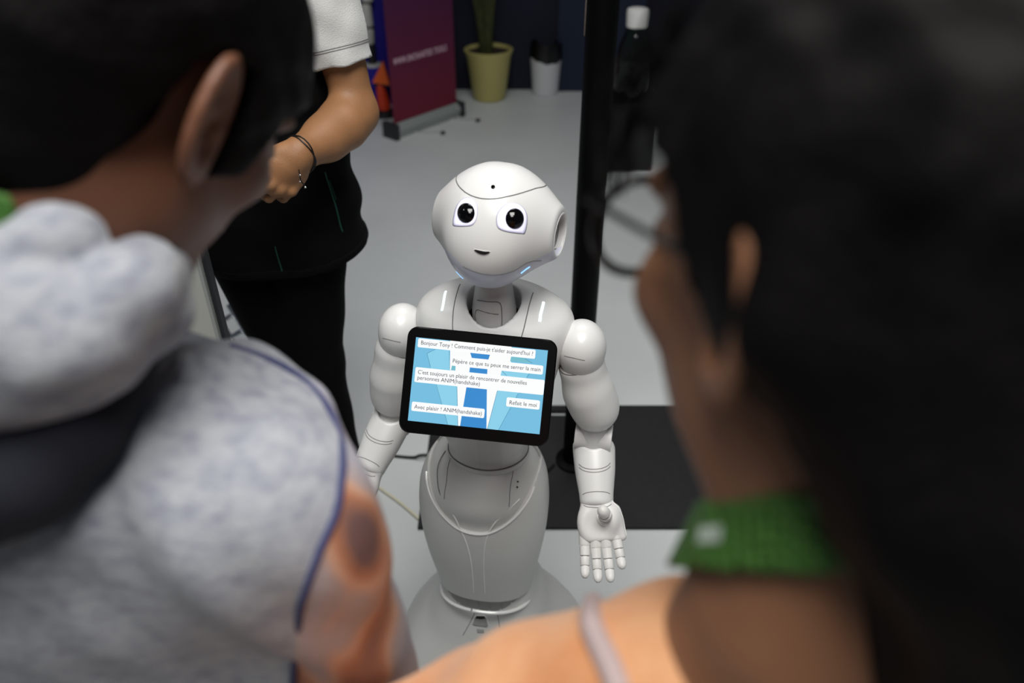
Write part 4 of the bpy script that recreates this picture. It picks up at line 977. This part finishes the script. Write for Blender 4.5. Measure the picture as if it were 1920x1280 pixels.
def f_top(P):
    d = smin(cap(P, NBr+np.array([-.04, -.0, -.078]), SLr, .060, .062), cap(P, NBr+np.array([.04, -.005, -.045]), SRr, .060, .062), .03)
    d = smin(d, ell(P, NBr+np.array([0, .01, -.19]), (.19, .105, .13)), .04)
    d = smin(d, loft(P, [.80, .88, .95, 1.05, 1.15], [.200, .190, .165, .155, .165], [.128, .122, .108, .10, .10], n=2.3, r=.02), .05)
    d = smin(d, np.minimum(cap(P, SLr, SLr+(ELa-SLr)*.55, .060, .056), cap(P, SRr, SRr+(ELb-SRr)*.55, .060, .056)), .03)
    d = d+.002*np.sin(P[:, 0]*60+P[:, 1]*50)+.0015*np.sin(P[:, 2]*80+P[:, 0]*30)
    neck = ell(P, NBr+np.array([.035, .01, .035]), (.09, .10, .085))
    return smax(d, -neck, .004)
PEACH = mat('peach_jersey', (236, 170, 118), .85, bump=.4, bscale=400, sheen=.2)
nt = PEACH.node_tree; bs = nt.nodes['Principled BSDF']; tc = nt.nodes.new('ShaderNodeTexCoord')
r = noise_ramp(nt, tc, 16, [(.35, (214, 144, 94)), (.65, (226, 168, 122))]); nt.links.new(r.outputs['Color'], bs.inputs['Base Color'])
sdf_obj('top', f_top, (-.38, -.20, .78), (.38, .20, NBr[2]+.06), .0062, PEACH, rp)
st3 = [march(f_top, x, y, RO) for x, y in ((1112, 1128), (1108, 1160), (1120, 1200), (1140, 1240), (1158, 1285), (1175, 1340))]
rb = MB(); q3 = spline(st3, 6); rb.tube(q3, .0062, 8); rb.build('grey_stripe', mat('grey_stripe_cloth', (186, 166, 164), .85), rp, True)
LONG = [(-.12, -.09), (-.05, -.075), (-.02, -.045), (.0, -.02), (.012, .0), (.022, .03), (.04, .045), (.055, .052), (.08, .056), (.105, .058), (.13, .06)]
def f_rhair(P):
    q = hr[2](P); d = hair_short(q, .017, LONG)
    bk = hr[3](0, -.09, 0)
    d = smin(d, chain(P, [hr[3](.02, -.075, .02), hr[3](.02, -.10, -.05), R_(1930, 820, .27), R_(1990, 1180, .28), R_(1990, 1420, .31)], [.07, .066, .062, .062, .05], .03), .03)
    d = smin(d, chain(P, [hr[3](-.045, -.06, -.0), hr[3](-.035, -.085, -.06), R_(1800, 830, .28), R_(1900, 1060, .28), R_(1900, 1400, .30)], [.030, .030, .034, .032, .03], .02), .02)
    for s in (-1, 1): d = smin(d, chain(P, [hr[3](s*.064, -.02, .05), hr[3](s*.070, -.032, .0), hr[3](s*.052, -.065, -.05)], [.024, .022, .026], .02), .015)
    return d+.0022*np.sin(q[:, 0]*120+q[:, 1]*60)*np.sin(q[:, 1]*150)
sdf_obj('hair', f_rhair, (-.17, -.24, NBr[2]-.20), (.32, .33, hr[0][2]+.20), .005, HAIRM, rp)
hs = MB(); r2 = random.Random(3)
for i in range(26):
    x0 = -.045-r2.random()*.02; a = hr[3](x0, .06+r2.random()*.02, .085+r2.random()*.02); 
    b = hr[3](x0-.006-r2.random()*.01, .082+r2.random()*.012, .05+r2.random()*.02); c = hr[3](x0-.010-r2.random()*.01, .078+r2.random()*.014, .022+r2.random()*.015)
    hs.tube(spline([a, b, c], 5), .0006, 4)
so = hs.build('loose_strands', HAIRM, rp, True); so['kind'] = 'stuff'
LENS = bpy.data.materials.new('thin_lens'); LENS.use_nodes = True; nt = LENS.node_tree; nt.nodes.remove(nt.nodes['Principled BSDF'])
t_ = nt.nodes.new('ShaderNodeBsdfTransparent'); g_ = nt.nodes.new('ShaderNodeBsdfGlossy'); g_.inputs['Roughness'].default_value = .03; x_ = nt.nodes.new('ShaderNodeMixShader'); x_.inputs[0].default_value = .05
nt.links.new(t_.outputs[0], x_.inputs[1]); nt.links.new(g_.outputs[0], x_.inputs[2]); nt.links.new(x_.outputs[0], nt.nodes['Material Output'].inputs[0])
GLF = mat('dark_glasses_frame', (14, 13, 14), .25); RM = Matrix(hr[1].tolist()).to_4x4(); RM.translation = Vector(hr[0])
for s in (-1, 1):
    MB().tube([(s*.034+.027*math.cos(a), .112+.000*abs(math.cos(a)), .002+.0235*math.sin(a)) for a in [2*math.pi*i/40 for i in range(40)]], .0026, 8, closed=True).build('glasses_rim', GLF, rp, True, xf=RM)
    MB().tube([(s*.058, .112, .018), (s*.072, .104, .020), (s*.077, .06, .016), (s*.080, .0, .010), (s*.077, -.02, -.006)], .0018, 8).build('glasses_temple', GLF, rp, True, xf=RM)
    ln_ = MB(); n = 32; ln_.add([(s*.034, .112, .002)]+[(s*.034+.0262*math.cos(2*math.pi*i/n), .112, .002+.0228*math.sin(2*math.pi*i/n)) for i in range(n)], [(0, 1+i, 1+(i+1) % n) for i in range(n)])
    lo2 = ln_.build('lens', LENS, rp, True, xf=RM)
MB().tube([(-.008, .114, .008), (0, .116, .010), (.008, .114, .008)], .0016, 8).build('glasses_bridge', GLF, rp, True, xf=RM)
ln_n = np.array([.0, .76, .65]); ln_n /= np.linalg.norm(ln_n); ln_c = R_(1450, 1000, .29)
NKr = hr[3](0, -.03, -.05)
def f_rlan(P): return np.maximum(np.abs(cap(P, NKr, NBr+(NBr-NKr)*.3, .0595, .0635))-.0016, np.maximum(np.abs((P-ln_c.astype(np.float32))@ln_n.astype(np.float32))-.0145, P[:, 1]-.10))
sdf_obj('lanyard', f_rlan, NBr+np.array([-.14, -.12, -.08]), NBr+np.array([.14, .2, .14]), .003, GRN, rp)
mk = [march(f_rlan, x, y, RO) for x, y in ((1306, 1018), (1311, 986), (1354, 984), (1350, 1016))]
cv = np.mean(mk, 0); MB().add([m_+(CAM-RO-cv)/np.linalg.norm(CAM-RO-cv)*.0012 for m_ in mk], [(0, 1, 2, 3)]).build('lanyard_mark', mat('pale_print', (190, 205, 190), .6), rp)
legs(rp, mat('dark_trouser', (26, 26, 30), .85), .9, .085)
